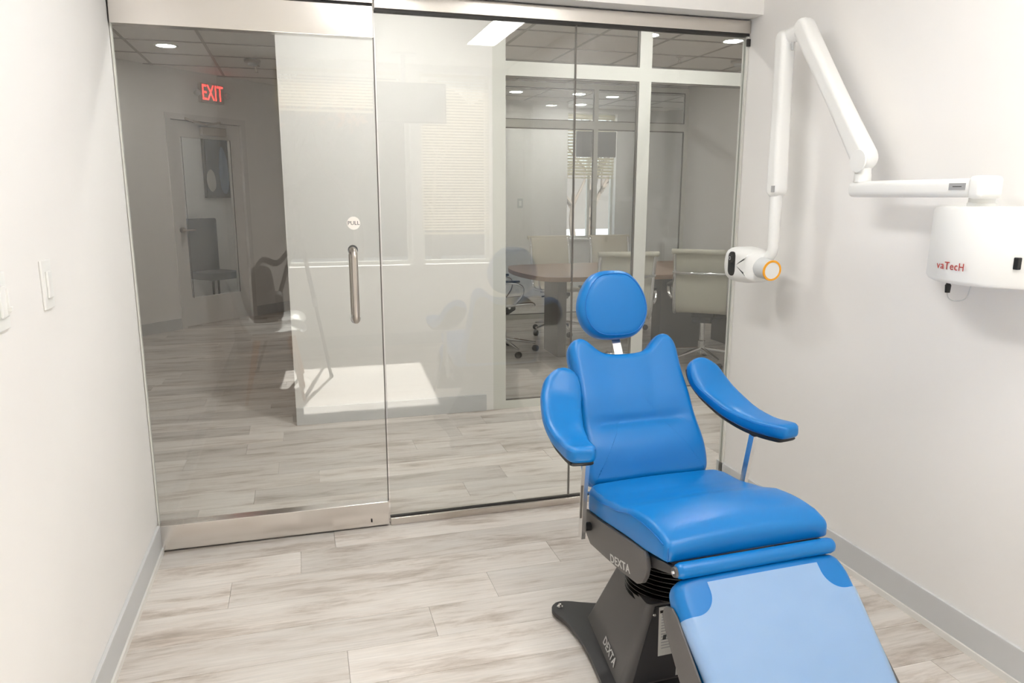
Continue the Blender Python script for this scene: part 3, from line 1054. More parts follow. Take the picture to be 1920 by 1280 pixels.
# knee roll
kr = M().lathe([(0, -0.236), (0.012, -0.2355), (0.018, -0.230), (0.0205, -0.22), (0.0205, 0.22), (0.018, 0.230), (0.012, 0.2355), (0, 0.236)], 20, basis((0, -0.343, 0.494), (0, 1, 0), (0, 0, 1))).build('knee_roll', 'blue_vinyl', ch, smooth=50)
M().lathe([(0, 0.006), (0.0125, 0.006), (0.0145, 0.0), (0, 0)], 18, basis((-0.2355, -0.343, 0.493), (0, -1, 0), (0, 0, 1))).build('roll_end_cap', 'charcoal', kr, smooth=40)
M().lathe([(0, 0.004), (0.004, 0.004), (0.005, 0.0)], 12, basis((-0.2415, -0.343, 0.493), (0, -1, 0), (0, 0, 1))).build('roll_screw', 'chrome', kr, smooth=40)

# leg rest
la = math.radians(42)
ldir = Vector((0, -math.cos(la), -math.sin(la)))
lnor = Vector((0, -math.sin(la), math.cos(la)))
lorg = Vector((0, -0.348, 0.4825))
lxf = lambda u, v, w_: Vector((u, 0, 0)) + lorg + ldir * v + lnor * w_
LL = 0.54
lout = [(0.205, 0.002), (0.238, 0.016), (0.25, 0.048), (0.252, 0.09), (0.243, 0.25), (0.228, 0.42), (0.215, 0.495), (0.175, LL), (0.0, LL + 0.004)]
lo_ = [(p.x, p.y) for p in spline([(0.0, 0.0), (0.10, 0.0)] + lout + [(-x, y) for x, y in reversed(lout[:-1])] + [(-0.10, 0.0)], 6)]
l_top = lambda u, v: 0.006 * (1 - (u / 0.25) ** 2)
leg = M().pad(lo_, l_top, lambda u, v: -0.058, 0.022, lxf, nr=14, rb=0.008).build('leg_rest', 'blue_vinyl', ch, smooth=180)
seamtube([lxf(u * 0.99, 0.26 + (v - 0.26) * 0.995, -0.018) for u, v in lo_], leg, 0.0014)
for sd in (-1, 1):
    poly = [(0.048, -0.076), (0.050, -0.055), (0.062, -0.036), (0.085, -0.028), (0.45, -0.026), (0.48, -0.05), (0.47, -0.11), (0.21, -0.122), (0.09, -0.107), (0.058, -0.094)]
    M().prism(poly, lambda a, b: lxf(sd * 0.259, a, b), lambda a, b: lxf(sd * 0.2525, a, b), bev=0.002).build('leg_rest_plate', 'charcoal', ch, smooth=30)
M().prism([(0.06, -0.07), (0.48, -0.07), (0.48, -0.085), (0.06, -0.085)], lambda a, b: lxf(-0.234, a, b), lambda a, b: lxf(0.234, a, b)).build('leg_rest_pan', 'charcoal_dark', ch)

# clear vinyl foot cover over the leg rest, with rounded cut-outs at the upper corners
fm = M()
NU, NV = 64, 60
G = {}


def hwid(v):
    pts = [(0, 0.205), (0.016, 0.238), (0.048, 0.25), (0.09, 0.252), (0.25, 0.243), (0.42, 0.228), (0.495, 0.215), (LL, 0.19)]
    return interp(pts, v)


def film_pt(s, v):
    """s in [-1,1] across, wrapping a little over the sides"""
    h = hwid(v)
    flat = h - 0.022
    arc = 0.022 * PI / 2
    drop = 0.010
    tot = flat + arc + drop
    d = abs(s) * tot
    sg = 1 if s >= 0 else -1
    if d <= flat:
        u, w_ = d, l_top(d, v)
    elif d <= flat + arc:
        a = (d - flat) / 0.022
        u, w_ = flat + 0.022 * math.sin(a), -0.022 * (1 - math.cos(a)) + l_top(flat, v)
    else:
        u, w_ = h, -0.022 - (d - flat - arc)
    return sg * u, w_


def film_vert(s_, v):
    u, w_ = film_pt(s_, v)
    ex = 0.0022
    h = hwid(v)
    n_u = ex if abs(u) > h - 0.012 else 0
    return fm.bm.verts.new(lxf(u + math.copysign(n_u, u), v, w_ + (ex if abs(u) < h - 0.004 else 0.0006)))


def s_of(u, v):
    h = hwid(v)
    return u / (h - 0.022 + 0.022 * PI / 2 + 0.010)


VC = 0.100
rows_up, rows_dn = [], []
for j in range(15):
    v = 0.026 + (VC - 0.026) * math.sin(j / 14 * PI / 2)
    k = max(0.0, (v - 0.048) / (VC - 0.048))
    lim = s_of(0.163 + 0.055 * (1 - math.sqrt(max(0.0, 1 - k * k))), v)
    rows_up.append([film_vert(-lim + 2 * lim * i / NU, v) for i in range(NU + 1)])
for j in range(NV + 1):
    v = VC + (LL * 0.985 - VC) * j / NV
    rows_dn.append([film_vert(-1 + 2 * i / NU, v) for i in range(NU + 1)])
for rows in (rows_up, rows_dn):
    for A, B in zip(rows, rows[1:]):
        for i in range(NU):
            fm.bm.faces.new((A[i], A[i + 1], B[i + 1], B[i]))
film = fm.build('vinyl_foot_cover', 'film', leg, smooth=180)
film['label'] = 'clear vinyl cover over the leg rest, window haze painted pale'

# pedestal
ped_t = [(-0.135, 0.19, 0.222), (0.135, 0.19, 0.222), (0.165, -0.09, 0.246), (-0.165, -0.09, 0.246)]
ped_b = [(-0.205, 0.245, 0.028), (0.205, 0.245, 0.028), (0.272, -0.135, 0.028), (-0.272, -0.135, 0.028)]
pm = M()
tv = [pm.bm.verts.new(p) for p in ped_t]
bv = [pm.bm.verts.new(p) for p in ped_b]
fs = [pm.bm.faces.new(bv)]
for i in range(4):
    fs.append(pm.bm.faces.new((bv[i], bv[(i + 1) % 4], tv[(i + 1) % 4], tv[i])))
fs.append(pm.bm.faces.new(list(reversed(tv))))
es = [e for e in pm.bm.edges if (e.verts[0] in tv) != (e.verts[1] in tv)]
bmesh.ops.bevel(pm.bm, geom=es, offset=0.02, segments=4, profile=0.5, affect='EDGES')
ped = pm.build('pedestal_cover', 'charcoal', ch, smooth=35)
# dark front panel with warning label and seam
fpl = lambda u, s_: Vector((u * (0.165 + (0.272 - 0.165) * s_), -0.0915 - 0.045 * s_, 0.246 - 0.218 * s_))
M().prism([(-0.86, 0.03), (0.86, 0.03), (0.86, 0.97), (-0.86, 0.97)], lambda a, b: fpl(a, b) + Vector((0, -0.002, 0)), lambda a, b: fpl(a, b) + Vector((0, 0.001, 0))).build('pedestal_front_panel', 'charcoal_dark', ch)
lab = M().prism([(-0.78, 0.04), (-0.05, 0.04), (-0.05, 0.66), (-0.62, 0.66)], lambda a, b: fpl(a, b) + Vector((0, -0.0032, 0)), lambda a, b: fpl(a, b) + Vector((0, -0.0018, 0))).build('warning_label', 'paper', ch)
for k in range(14):
    s_ = 0.09 + k * 0.036
    M().prism([(-0.73 + 0.24 * s_, s_), (-0.73 + 0.24 * s_ + 0.35 + 0.15 * random.random(), s_), (-0.73 + 0.24 * s_ + 0.35, s_ + 0.014), (-0.73 + 0.24 * s_, s_ + 0.014)], lambda a, b: fpl(a, b) + Vector((0, -0.0036, 0)), lambda a, b: fpl(a, b) + Vector((0, -0.003, 0))).build('label_line', 'label_grey', lab)
M().prism([(-0.60, 0.40), (-0.55, 0.40), (-0.55, 0.46), (-0.60, 0.46)], lambda a, b: fpl(a, b) + Vector((0, -0.004, 0)), lambda a, b: fpl(a, b) + Vector((0, -0.003, 0))).build('label_mark', 'print_dark', lab)
M().prism([(-0.35, 0.80), (0.1, 0.80), (0.1, 0.95), (-0.35, 0.95)], lambda a, b: fpl(a, b) + Vector((0, -0.0032, 0)), lambda a, b: fpl(a, b) + Vector((0, -0.0018, 0))).build('rating_label', 'paper', ch)
M().lathe([(0, 0.003), (0.004, 0.002), (0.005, 0)], 12, basis(fpl(-0.83, 0.13) + Vector((0, -0.002, 0)), (1, 0, 0), (0, 0, 1))).build('panel_screw', 'chrome', ch, smooth=40)
pn = Vector((-0.9087, 0.1664, 0.3829))
ctr = Vector((-0.2385, 0.0, 0.057)) + pn * 0.0012
tt = text('pedestal_lettering', 'DEXTA', 0.033, basis(ctr, (-0.19, -1.0, -0.01), (0.38, 0.05, 0.92)) @ Matrix.Diagonal((1.12, 1, 1, 1)), 'print_light', ped, spacing=1.08, bold=0.02)
tt['label'] = 'pale grey printed lettering'

# bellows between pedestal and seat
bprof = []
nf = 13
for k in range(nf):
    z0 = 0.215 + k * 0.0145
    bprof += [(0.150, z0), (0.168, z0 + 0.006), (0.168, z0 + 0.0075), (0.150, z0 + 0.0125)]
mtx = Matrix.Translation((0, 0.02, 0)) @ Matrix.Diagonal((1.0, 0.9, 1.0, 1.0))
M().lathe(bprof + [(0.13, 0.405)], 40, mtx).build('bellows', 'rubber_black', ch, smooth=35)
M().box(-0.13, 0.13, -0.10, 0.14, 0.19, 0.228).build('pedestal_core', 'rubber_black', ch)

# base plate with four feet
qq = [(-0.262, 0.352), (-0.290, 0.340), (-0.302, 0.312), (-0.298, 0.280), (-0.285, 0.235), (-0.278, 0.14), (-0.285, 0.04), (-0.300, -0.06), (-0.315, -0.16), (-0.318, -0.24), (-0.305, -0.268), (-0.275, -0.27), (-0.24, -0.235), (-0.18, -0.20), (0.0, -0.19)]
hp_ = [(0.0, 0.29), (-0.12, 0.298), (-0.18, 0.32), (-0.23, 0.345)] + qq
bp_ = [(p.x, p.y) for p in spline(hp_ + [(-x, y) for x, y in reversed(hp_[1:-1])], 4)]
M().prism(bp_, lambda a, b: (a, b, 0.013), lambda a, b: (a, b, 0.028), bev=0.003).build('base_plate', 'charcoal_dark', ch, smooth=30)
for x, y in ((-0.272, 0.318), (0.272, 0.318), (-0.288, -0.24), (0.288, -0.24)):
    ft = M().lathe([(0, 0.0), (0.021, 0.0), (0.023, 0.004), (0.021, 0.011), (0.008, 0.014), (0, 0.014)], 20, Matrix.Translation((x, y, 0))).build('foot_glide', 'print_light', ch, smooth=40)
    M().lathe([(0.0115, 0.027), (0.0115, 0.032), (0.007, 0.034), (0.005, 0.040), (0, 0.041)], 6, Matrix.Translation((x, y, 0))).build('levelling_nut', 'chrome', ft)

# ------------------------------------------------------------------ dental x-ray on the right wall
xr = thing('dental_x_ray', 'white wall mounted dental x-ray with folding arm and orange ringed cone', 'x-ray machine', (XR, -1.33, 1.1))
XA = -0.12     # arm plane, relative to the wall
# generator box with bowed front
def box_out():
    pts = []
    yw, dp = 0.235, 0.175
    front = []
    for k in range(17):
        t = -1 + 2 * k / 16
        front.append((-dp + 0.13 * t * t, yw * t - 0.03))
    return front, yw


fr_, yw = box_out()
poly = [(0.0, -yw - 0.03)] + fr_ + [(0.0, yw - 0.03)]
bb = M()
zlo, zhi = 0.055, 0.273
rings = []
for z, ins in ((zlo, 0.010), (zlo + 0.004, 0.003), (zlo + 0.012, 0.0), (zhi - 0.014, 0.003), (zhi - 0.004, 0.008), (zhi, 0.018)):
    rings.append([bb.bm.verts.new((min(0, x + (ins if i not in (0, len(poly) - 1) else 0)), y * (1 - ins / yw), z)) for i, (x, y) in enumerate(poly)])
for A, B in zip(rings, rings[1:]):
    n = len(A)
    for j in range(n):
        bb.bm.faces.new((A[j], A[(j + 1) % n], B[(j + 1) % n], B[j]))
bb.bm.faces.new(list(reversed(rings[0])))
bb.bm.faces.new(rings[-1])
gbox = bb.build('generator_box', 'device_white', xr, smooth=40)
# lettering wrapped on the front (local y 0.16..0.06 faces away from the camera's right)
def front_at(y):
    t = (y + 0.03) / yw
    x = -0.175 + 0.13 * t * t
    dx = 2 * 0.13 * t / yw
    return x, dx


vx, vdx = front_at(-0.005)
tl = text('box_lettering', 'vaTecH', 0.031, basis((vx - 0.0015, -0.005, zlo + 0.050), (-vdx, -1, 0), (0, 0, 1)), 'print_red', gbox, spacing=1.12)
tl['label'] = 'small red printed lettering'
sx, sdx = front_at(-0.17)
M().box(sx - 0.006, sx + 0.012, -0.177, -0.163, 0.110, 0.142, bev=0.002).build('power_switch', 'black_plastic', gbox)
M().lathe([(0, 0.0), (0.007, 0.0), (0.0085, 0.022), (0.006, 0.026), (0.006, 0.04), (0, 0.04)], 16, Matrix.Translation((-0.10, 0.065, zlo - 0.036))).build('cable_plug', 'black_plastic', gbox, smooth=40)
M().tube(spline([Vector((-0.10, 0.065, zlo - 0.034)), Vector((-0.098, 0.06, zlo - 0.052)), Vector((-0.09, 0.04, zlo - 0.058)), Vector((-0.08, 0.015, zlo - 0.045)), Vector((-0.078, 0.005, zlo + 0.005))], 6, closed=False), 0.0018, 8).build('thin_cable', 'device_grey', gbox, smooth=60)
# pivot post
M().lathe([(0, 0.268), (0.036, 0.268), (0.036, 0.281), (0.033, 0.283), (0.033, 0.297), (0, 0.297)], 28, Matrix.Translation((XA + 0.03, -0.005, 0))).build('pivot_post', 'device_white', xr, smooth=40)
# horizontal arm: rounded box tube
ha_ = M().box(XA - 0.028, XA + 0.028, -0.02, 0.475, 0.297, 0.350, bev=0.018, seg=5).build('horizontal_arm', 'device_white', xr, smooth=50)
M().box(XA - 0.034, XA + 0.05, -0.055, -0.008, 0.293, 0.357, bev=0.014, seg=4).build('arm_knuckle', 'device_white', xr, smooth=50)
nl = M().box(XA - 0.0295, XA - 0.0275, 0.0, 0.055, 0.318, 0.337).build('arm_label', 'label_grey', ha_)
M().box(XA - 0.0302, XA - 0.0294, 0.012, 0.042, 0.3265, 0.3285).build('arm_label_print', 'print_dark', nl)
M().lathe([(0, 0.346), (0.027, 0.346), (0.027, 0.372), (0.0255, 0.374), (0.0255, 0.41), (0, 0.41)], 26, Matrix.Translation((XA, 0.435, 0))).build('elbow_post', 'device_white', xr, smooth=40)


def arm_link(name, a, b, ra, rb, hx_, x, parent, bulge=1.12):
    """tapered flat-sided link in the plane x=const with round ends; a, b are (y, z)"""
    a, b = Vector(a), Vector(b)
    d = (b - a).normalized()
    nrm = Vector((-d.y, d.x))
    pts = []
    a0 = math.atan2(nrm.y, nrm.x)
    for k in range(11):
        t = a0 + PI * k / 10
        pts.append(a + Vector((math.cos(t), math.sin(t))) * ra)
    for k in range(1, 6):
        f = k / 6
        rr = ra * (1 - f) + rb * f
        rr *= 1 - 0.12 * math.sin(PI * f)
        pts.append(a.lerp(b, f) - nrm * rr)
    for k in range(11):
        t = a0 + PI + PI * k / 10
        pts.append(b + Vector((math.cos(t), math.sin(t))) * rb)
    for k in range(1, 6):
        f = 1 - k / 6
        rr = ra * (1 - f) + rb * f
        rr *= 1 - 0.12 * math.sin(PI * f)
        pts.append(a.lerp(b, f) + nrm * rr)
    mm = M()
    outl = [(p.x, p.y) for p in pts]
    mm.pad(outl, lambda u, v: hx_, lambda u, v: -hx_, min(ra, rb) * 0.55, lambda u, v, w_: (x - w_, u, v), nr=3, rb=min(ra, rb) * 0.45)
    return mm.build(name, 'device_white', parent, smooth=180)


lower = arm_link('lower_arm', (0.435, 0.425), (0.80, 0.905), 0.041, 0.038, 0.030, XA, xr)
upper = arm_link('upper_arm', (0.895, 0.885), (0.885, 0.33), 0.032, 0.036, 0.030, XA - 0.012, xr)
M().tube([(XA, 0.80, 0.905), (XA - 0.006, 0.90, 0.888)], [0.030, 0.028], 20).build('top_hinge', 'device_white', xr, smooth=60)
M().tube([(XA - 0.008, 0.852, 0.868), (XA - 0.008, 0.852, 0.84)], 0.006, 10).build('hinge_cap', 'device_grey', xr, smooth=40)
M().lathe([(0, 0.0), (0.036, 0.0), (0.038, 0.003), (0.036, 0.006), (0, 0.006)], 24, basis((XA - 0.036, 0.425, 0.415), (0, 1, 0), (0, 0, 1))).build('elbow_disc', 'device_white', lower, smooth=40)
M().box(XA - 0.0435, XA - 0.040, 0.857, 0.876, 0.315, 0.340).build('arm_slot', 'label_grey', upper)
# hanging post and yoke to the tube head
hk = spline([Vector((XA - 0.012, 0.885, 0.315)), Vector((XA - 0.012, 0.885, 0.21)), Vector((XA - 0.012, 0.883, 0.14)), Vector((XA - 0.01, 0.887, 0.085)), Vector((XA - 0.015, 0.915, 0.045)), Vector((XA - 0.022, 0.95, 0.02))], 5, closed=False)
M().tube(hk, [0.024] * 6 + [0.0225] * 6 + [0.021] * (len(hk) - 12), 20).build('yoke', 'device_white', xr, smooth=60)
# tube head: rounded body along y, control panel toward the room, cone toward the camera
hy, hz = 1.0, 0.02
XH = XA - 0.032
hb_ = M().pad([(p.x, p.y) for p in spline([(0.10, -0.058), (0.118, 0.0), (0.10, 0.058), (0.045, 0.073), (-0.04, 0.070), (-0.085, 0.055), (-0.095, 0.0), (-0.085, -0.055), (-0.04, -0.070), (0.045, -0.073)], 5)], lambda u, v: 0.066, lambda u, v: -0.050, 0.04, lambda u, v, w_: (XH + 0.0 - w_, hy + u, hz + v), nr=5, rb=0.03).build('tube_head', 'device_white', xr, smooth=180)
cone_m = basis((XH - 0.004, hy - 0.07, hz + 0.0), (1, 0, 0), (0, 0.09, 1.0))
cone_dir = Vector((0, -1, -0.09)).normalized()
cone_m = Matrix.Translation((XH - 0.004, hy - 0.055, hz)) @ cone_dir.to_track_quat('Z', 'Y').to_matrix().to_4x4()
cone = M().lathe([(0, -0.02), (0.044, -0.02), (0.043, 0.03), (0.040, 0.085), (0.0395, 0.086), (0.0395, 0.10), (0, 0.10)], 36, cone_m).build('collimator_cone', 'device_grey', xr, smooth=40)
M().lathe([(0.033, 0.0995), (0.033, 0.1035), (0.0405, 0.1035), (0.0415, 0.0995)], 40, cone_m).build('orange_ring', 'orange_ring', cone, smooth=40)
M().lathe([(0, 0.102), (0.033, 0.102), (0.033, 0.099)], 36, cone_m).build('cone_window', 'device_white', cone, smooth=40)
# control panel on the room side
cpo = rrect(-0.026, 0.026, -0.05, 0.05, (0.024,) * 4)
cp = M().pad(cpo, lambda u, v: 0.0035, lambda u, v: -0.004, 0.002, lambda u, v, w_: (XH - 0.064 - w_, hy + 0.035 - u, hz + 0.004 + v), nr=2).build('control_panel', 'black_plastic', hb_, smooth=40)
cc = basis((XH - 0.068, hy + 0.047, hz + 0.026), (0, -1, 0), (0, 0, 1))
M().lathe([(0.005, 0.0), (0.005, 0.0012), (0.008, 0.0012), (0.008, 0.0)], 24, cc).build('exposure_ring', 'label_grey', cp, smooth=40)
M().lathe([(0, 0.001), (0.015, 0.001), (0.016, 0.0)], 24, basis((XH - 0.0676, hy + 0.030, hz + 0.024), (0, -1, 0), (0, 0, 1))).build('dial', 'rubber_black', cp, smooth=40)

# ------------------------------------------------------------------ lights overhead
def led_panel(x0, x1, y0, y1, label):
    t = thing('ceiling_panel_light', label, 'ceiling light', (0, 0, HC), group='exam room ceiling panels')
    f = 0.012
    bx('frame_side', 'white_trim', t, x0, x0 + f, y0, y1, -0.014, 0)
    bx('frame_side', 'white_trim', t, x1 - f, x1, y0, y1, -0.014, 0)
    bx('frame_end', 'white_trim', t, x0 + f, x1 - f, y0, y0 + f, -0.014, 0)
    bx('frame_end', 'white_trim', t, x0 + f, x1 - f, y1 - f, y1, -0.014, 0)
    bx('diffuser', 'panel_lamp', t, x0 + f, x1 - f, y0 + f, y1 - f, -0.008, -0.002)


led_panel(1.31, 1.56, -2.87, -1.67, 'bright rectangular ceiling light mirrored at the top of the glass')
led_panel(0.30, 0.55, -1.75, -0.55, 'unseen ceiling light added over the door side of the exam room')  # second panel, placed out of view, added to light the room


def downlight(x, y, label, z=HL, grp='round recessed downlights', lamp='lamp'):
    t = thing('downlight', label, 'ceiling light', (x, y, z), group=grp)
    M().lathe([(0.078, -0.004), (0.090, -0.006), (0.098, -0.004), (0.099, 0.0), (0.078, 0.0)], 32).build('trim_ring', 'white_trim', t, smooth=40)
    M().lathe([(0, -0.003), (0.078, -0.003), (0.078, 0.0), (0, 0.0)], 32).build('lens', lamp, t, smooth=40)
    return t


downlight(-1.018, 4.30, 'round downlight in the lobby ceiling left of the exit sign', lamp='lobby_lamp')
downlight(-2.3, 2.9, 'added lobby downlight out of sight, lighting the walls from the left')  # unseen lamp added to light the lobby walls from the left
downlight(DW.x + math.cos(R45) * 0.6 - math.sin(R45) * 0.85, DW.y + math.sin(R45) * 0.6 + math.cos(R45) * 0.85, 'added downlight brightening the vestibule behind the entrance door')  # extra lamp put in to lift the dark vestibule
downlight(3.574, 2.757, 'round downlight at the top right corner of the glass')
downlight(2.79, 2.74, 'round downlight just right of the middle conference mullion')
downlight(1.5, 4.0, 'added conference room downlight kept hidden by the corridor wall')  # extra conference lamp, kept out of view
downlight(2.69, 6.2, 'leftmost downlight seen through the far glass wall')
downlight(3.518, 6.18, 'downlight behind the pane joint through the far glass')
downlight(4.03, 6.30, 'rightmost downlight seen through the far glass wall')
downlight(3.94, 7.2, 'lowest and farthest downlight near the snowy window')
downlight(0.5, 0.75, 'unseen corridor downlight added to brighten the white wall', lamp='corridor_fill_lamp')  # unseen lamp, strength set to brighten the corridor wall
downlight(2.3, 0.75, 'unseen corridor downlight added in front of the conference glass', lamp='corridor_fill_lamp')  # second unseen lamp added as corridor fill

# exit sign
ex = thing('exit_sign', 'red lit EXIT sign with two small lamp heads above the door', 'exit sign', DW + Vector((math.cos(R45) * 0.58, math.sin(R45) * 0.58, 2.47)), R45)
bx('housing', 'exit_plate', ex, -0.15, 0.15, -0.045, 0.0, -0.10, 0.10, bev=0.006)
text('exit_lettering', 'EXIT', 0.215, basis((0, -0.047, -0.005), (1, 0, 0), (0, 0, 1)) @ Matrix.Diagonal((0.62, 1.05, 1, 1)), 'exit_red', ex, extrude=0.0015)
for sx_ in (-0.19, 0.19):
    M().lathe([(0, 0.06), (0.018, 0.06), (0.030, 0.052), (0.033, 0.03), (0.022, 0.0), (0, 0)], 20, basis((sx_, -0.01, -0.01), (1, 0, 0), (0, 0, 1))).build('lamp_head', 'device_grey', ex, smooth=40)
    M().tube([(sx_ * 0.75, -0.01, -0.01), (sx_, -0.01, -0.01)], 0.012, 10).build('lamp_stem', 'exit_plate', ex, smooth=40)


def sprinkler(x, y, label):
    t = thing('sprinkler_head', label, 'sprinkler', (x, y, HL - 0.006), group='ceiling sprinklers')
    M().lathe([(0, 0), (0.035, 0), (0.034, -0.006), (0.012, -0.01), (0.009, -0.03), (0, -0.03)], 20).build('escutcheon', 'nickel', t, smooth=40)
    for s_ in (-1, 1):
        M().tube([(s_ * 0.008, 0, -0.028), (s_ * 0.014, 0, -0.045), (s_ * 0.004, 0, -0.062)], 0.003, 6).build('frame_arm', 'nickel', t)
    M().lathe([(0, -0.062), (0.020, -0.062), (0.020, -0.065), (0, -0.066)], 16).build('deflector', 'nickel', t)


sprinkler(3.47, 3.48, 'small pendant sprinkler in the conference room ceiling')
sprinkler(-0.32, 5.12, 'small pendant sprinkler under the lobby ceiling beside the smoke detector')
for x, y, lb in ((-0.34, 4.8, 'flat round smoke detector in the lobby ceiling'), (4.12, 3.52, 'flat round smoke detector in the conference room corner')):
    t = thing('smoke_detector', lb, 'smoke detector', (x, y, HL - 0.006), group='ceiling smoke detectors')
    M().lathe([(0, 0), (0.075, 0), (0.075, -0.018), (0.06, -0.026), (0, -0.026)], 28).build('base', 'exit_plate', t, smooth=40)
    M().lathe([(0.045, -0.026), (0.042, -0.046), (0.02, -0.052), (0, -0.052)], 24).build('chamber', 'device_grey', t, smooth=40)

# ------------------------------------------------------------------ conference room furniture
tb = thing('conference_table', 'long wooden conference table on dark slab legs behind the glass', 'table', (3.05, 3.3, 0))
tout = [(p.x, p.y) for p in spline([(-1.02, -0.60), (-0.5, -0.635), (0.5, -0.635), (1.02, -0.60), (1.16, -0.42), (1.22, 0.0), (1.16, 0.42), (1.02, 0.58), (0.5, 0.61), (-0.5, 0.61), (-1.02, 0.58), (-1.16, 0.42), (-1.22, 0.0), (-1.16, -0.42)], 5)]
M().prism(tout, lambda a, b: (a, b, 0.705), lambda a, b: (a, b, 0.742), bev=0.004).build('tabletop', 'table_wood', tb, smooth=30)
for x in (-0.87, 0.12):
    M().box(x - 0.04, x + 0.04 + (0.36 if x > 0 else 0), -0.30, 0.08 if x < 0 else -0.12, 0, 0.705, bev=0.004).build('slab_leg', 'table_leg', tb, smooth=30)
M().box(0.85, 0.93, -0.3, 0.1, 0, 0.705, bev=0.004).build('slab_leg', 'table_leg', tb, smooth=30)


def make_office_chair():
    t = thing('office_chair', 'x', 'chair', group='cream office chairs at the conference table')
    # chair faces +y locally; sling profile in (y, z)
    pf = [(0.24, 0.455), (0.22, 0.475), (0.10, 0.468), (-0.10, 0.452), (-0.19, 0.462), (-0.235, 0.52), (-0.255, 0.62), (-0.265, 0.72), (-0.285, 0.84), (-0.315, 0.95), (-0.335, 0.975)]
    PFs = [Vector((0, y, z)) for y, z in pf]
    pth = spline(PFs, 5, closed=False)
    mm = M()
    rr = []
    for i, p in enumerate(pth):
        d = (pth[min(i + 1, len(pth) - 1)] - pth[max(i - 1, 0)]).normalized()
        nr_ = Vector((0, -d.z, d.y))
        rr.append([mm.bm.verts.new(p + Vector((x, 0, 0)) + nr_ * h) for x, h in ((-0.200, 0.003), (-0.1, 0.0), (0.1, 0.0), (0.200, 0.003), (0.200, -0.008), (0.1, -0.011), (-0.1, -0.011), (-0.200, -0.008))])
    for A, B in zip(rr, rr[1:]):
        for j in range(8):
            mm.bm.faces.new((A[j], A[(j + 1) % 8], B[(j + 1) % 8], B[j]))
    mm.bm.faces.new(rr[0]); mm.bm.faces.new(list(reversed(rr[-1])))
    mm.build('sling', 'cream_mesh', t, smooth=50)
    M().tube([(-0.235, -0.333, 0.968), (0.235, -0.333, 0.968)], 0.02, 14).build('head_roll', 'cream_mesh', t, smooth=50)
    for s_ in (-1, 1):
        M().tube([p + Vector((s_ * 0.213, 0, -0.004)) for p in pth], 0.0145, 10).build('side_rail', 'chrome', t, smooth=60)
        ar = spline([Vector((s_ * 0.232, 0.06, 0.47)), Vector((s_ * 0.27, 0.12, 0.55)), Vector((s_ * 0.28, 0.12, 0.63)), Vector((s_ * 0.28, 0.02, 0.665)), Vector((s_ * 0.28, -0.12, 0.66)), Vector((s_ * 0.265, -0.20, 0.62)), Vector((s_ * 0.235, -0.245, 0.58))], 4, closed=False)
        arm_ = M().tube(ar, 0.011, 10).build('arm_loop', 'chrome', t, smooth=60)
        M().box(s_ * 0.28 - 0.018, s_ * 0.28 + 0.018, -0.12, 0.10, 0.668, 0.686, bev=0.006).build('arm_pad', 'black_plastic', arm_, smooth=40)
    M().tube([(-0.222, -0.287, 0.80), (-0.19, -0.31, 0.795), (0.19, -0.31, 0.795), (0.222, -0.287, 0.80)], 0.013, 10).build('back_brace', 'chrome', t, smooth=60)
    M().tube([(-0.222, 0.02, 0.44), (0.222, 0.02, 0.44)], 0.012, 10).build('seat_brace', 'chrome', t, smooth=60)
    M().prism([(-0.14, 0.415), (0.10, 0.43), (0.10, 0.40), (0.04, 0.36), (-0.06, 0.355), (-0.14, 0.39)], lambda a, b: (-0.08, a, b), lambda a, b: (0.08, a, b), bev=0.006).build('tilt_mechanism', 'black_plastic', t)
    M().tube([(0.08, 0.0, 0.395), (0.20, 0.02, 0.39)], 0.008, 8).build('tilt_lever', 'black_plastic', t)
    M().lathe([(0, 0.36), (0.022, 0.36), (0.022, 0.20), (0.030, 0.195), (0.030, 0.085), (0, 0.085)], 20).build('gas_column', 'chrome', t, smooth=40)
    for k in range(5):
        a = 2 * PI * k / 5 + 0.3
        c, s_ = math.cos(a), math.sin(a)
        lg = M().tube([(0.02 * c, 0.02 * s_, 0.125), (0.15 * c, 0.15 * s_, 0.105), (0.30 * c, 0.30 * s_, 0.082)], [0.020, 0.016, 0.011], 10).build('base_spoke', 'chrome', t, smooth=60)
        M().lathe([(0, -0.02), (0.026, -0.02), (0.029, -0.012), (0.029, 0.012), (0.026, 0.02), (0, 0.02)], 16, Matrix.Translation((0.30 * c, 0.30 * s_, 0.030)) @ Matrix.Rotation(a + 0.6, 4, 'Z') @ Matrix.Rotation(PI / 2, 4, 'X')).build('caster', 'rubber_black', lg, smooth=40)
    return t


oc = make_office_chair()
spots = [
    ((3.25, 2.47), -36, 'cream office chair with chrome frame nearest the x-ray head, back to us'),
    ((2.45, 2.46), -10, 'cream office chair right behind the middle mullion, back to us'),
    ((4.07, 2.40), -38, 'cream office chair at the right glass edge, half hidden by the x-ray head'),
    ((2.56, 4.14), 182, 'cream office chair left on the window side of the table'),
    ((3.22, 4.16), 176, 'cream office chair right on the window side of the table'),
    ((1.74, 3.35), -96, 'cream office chair at the left end of the conference table'),
]
for i, ((x, y), a, lb) in enumerate(spots):
    o = oc if i == 0 else copy_tree(oc)
    o.location = (x, y, 0)
    o.rotation_euler = (0, 0, math.radians(a))
    o['label'] = lb

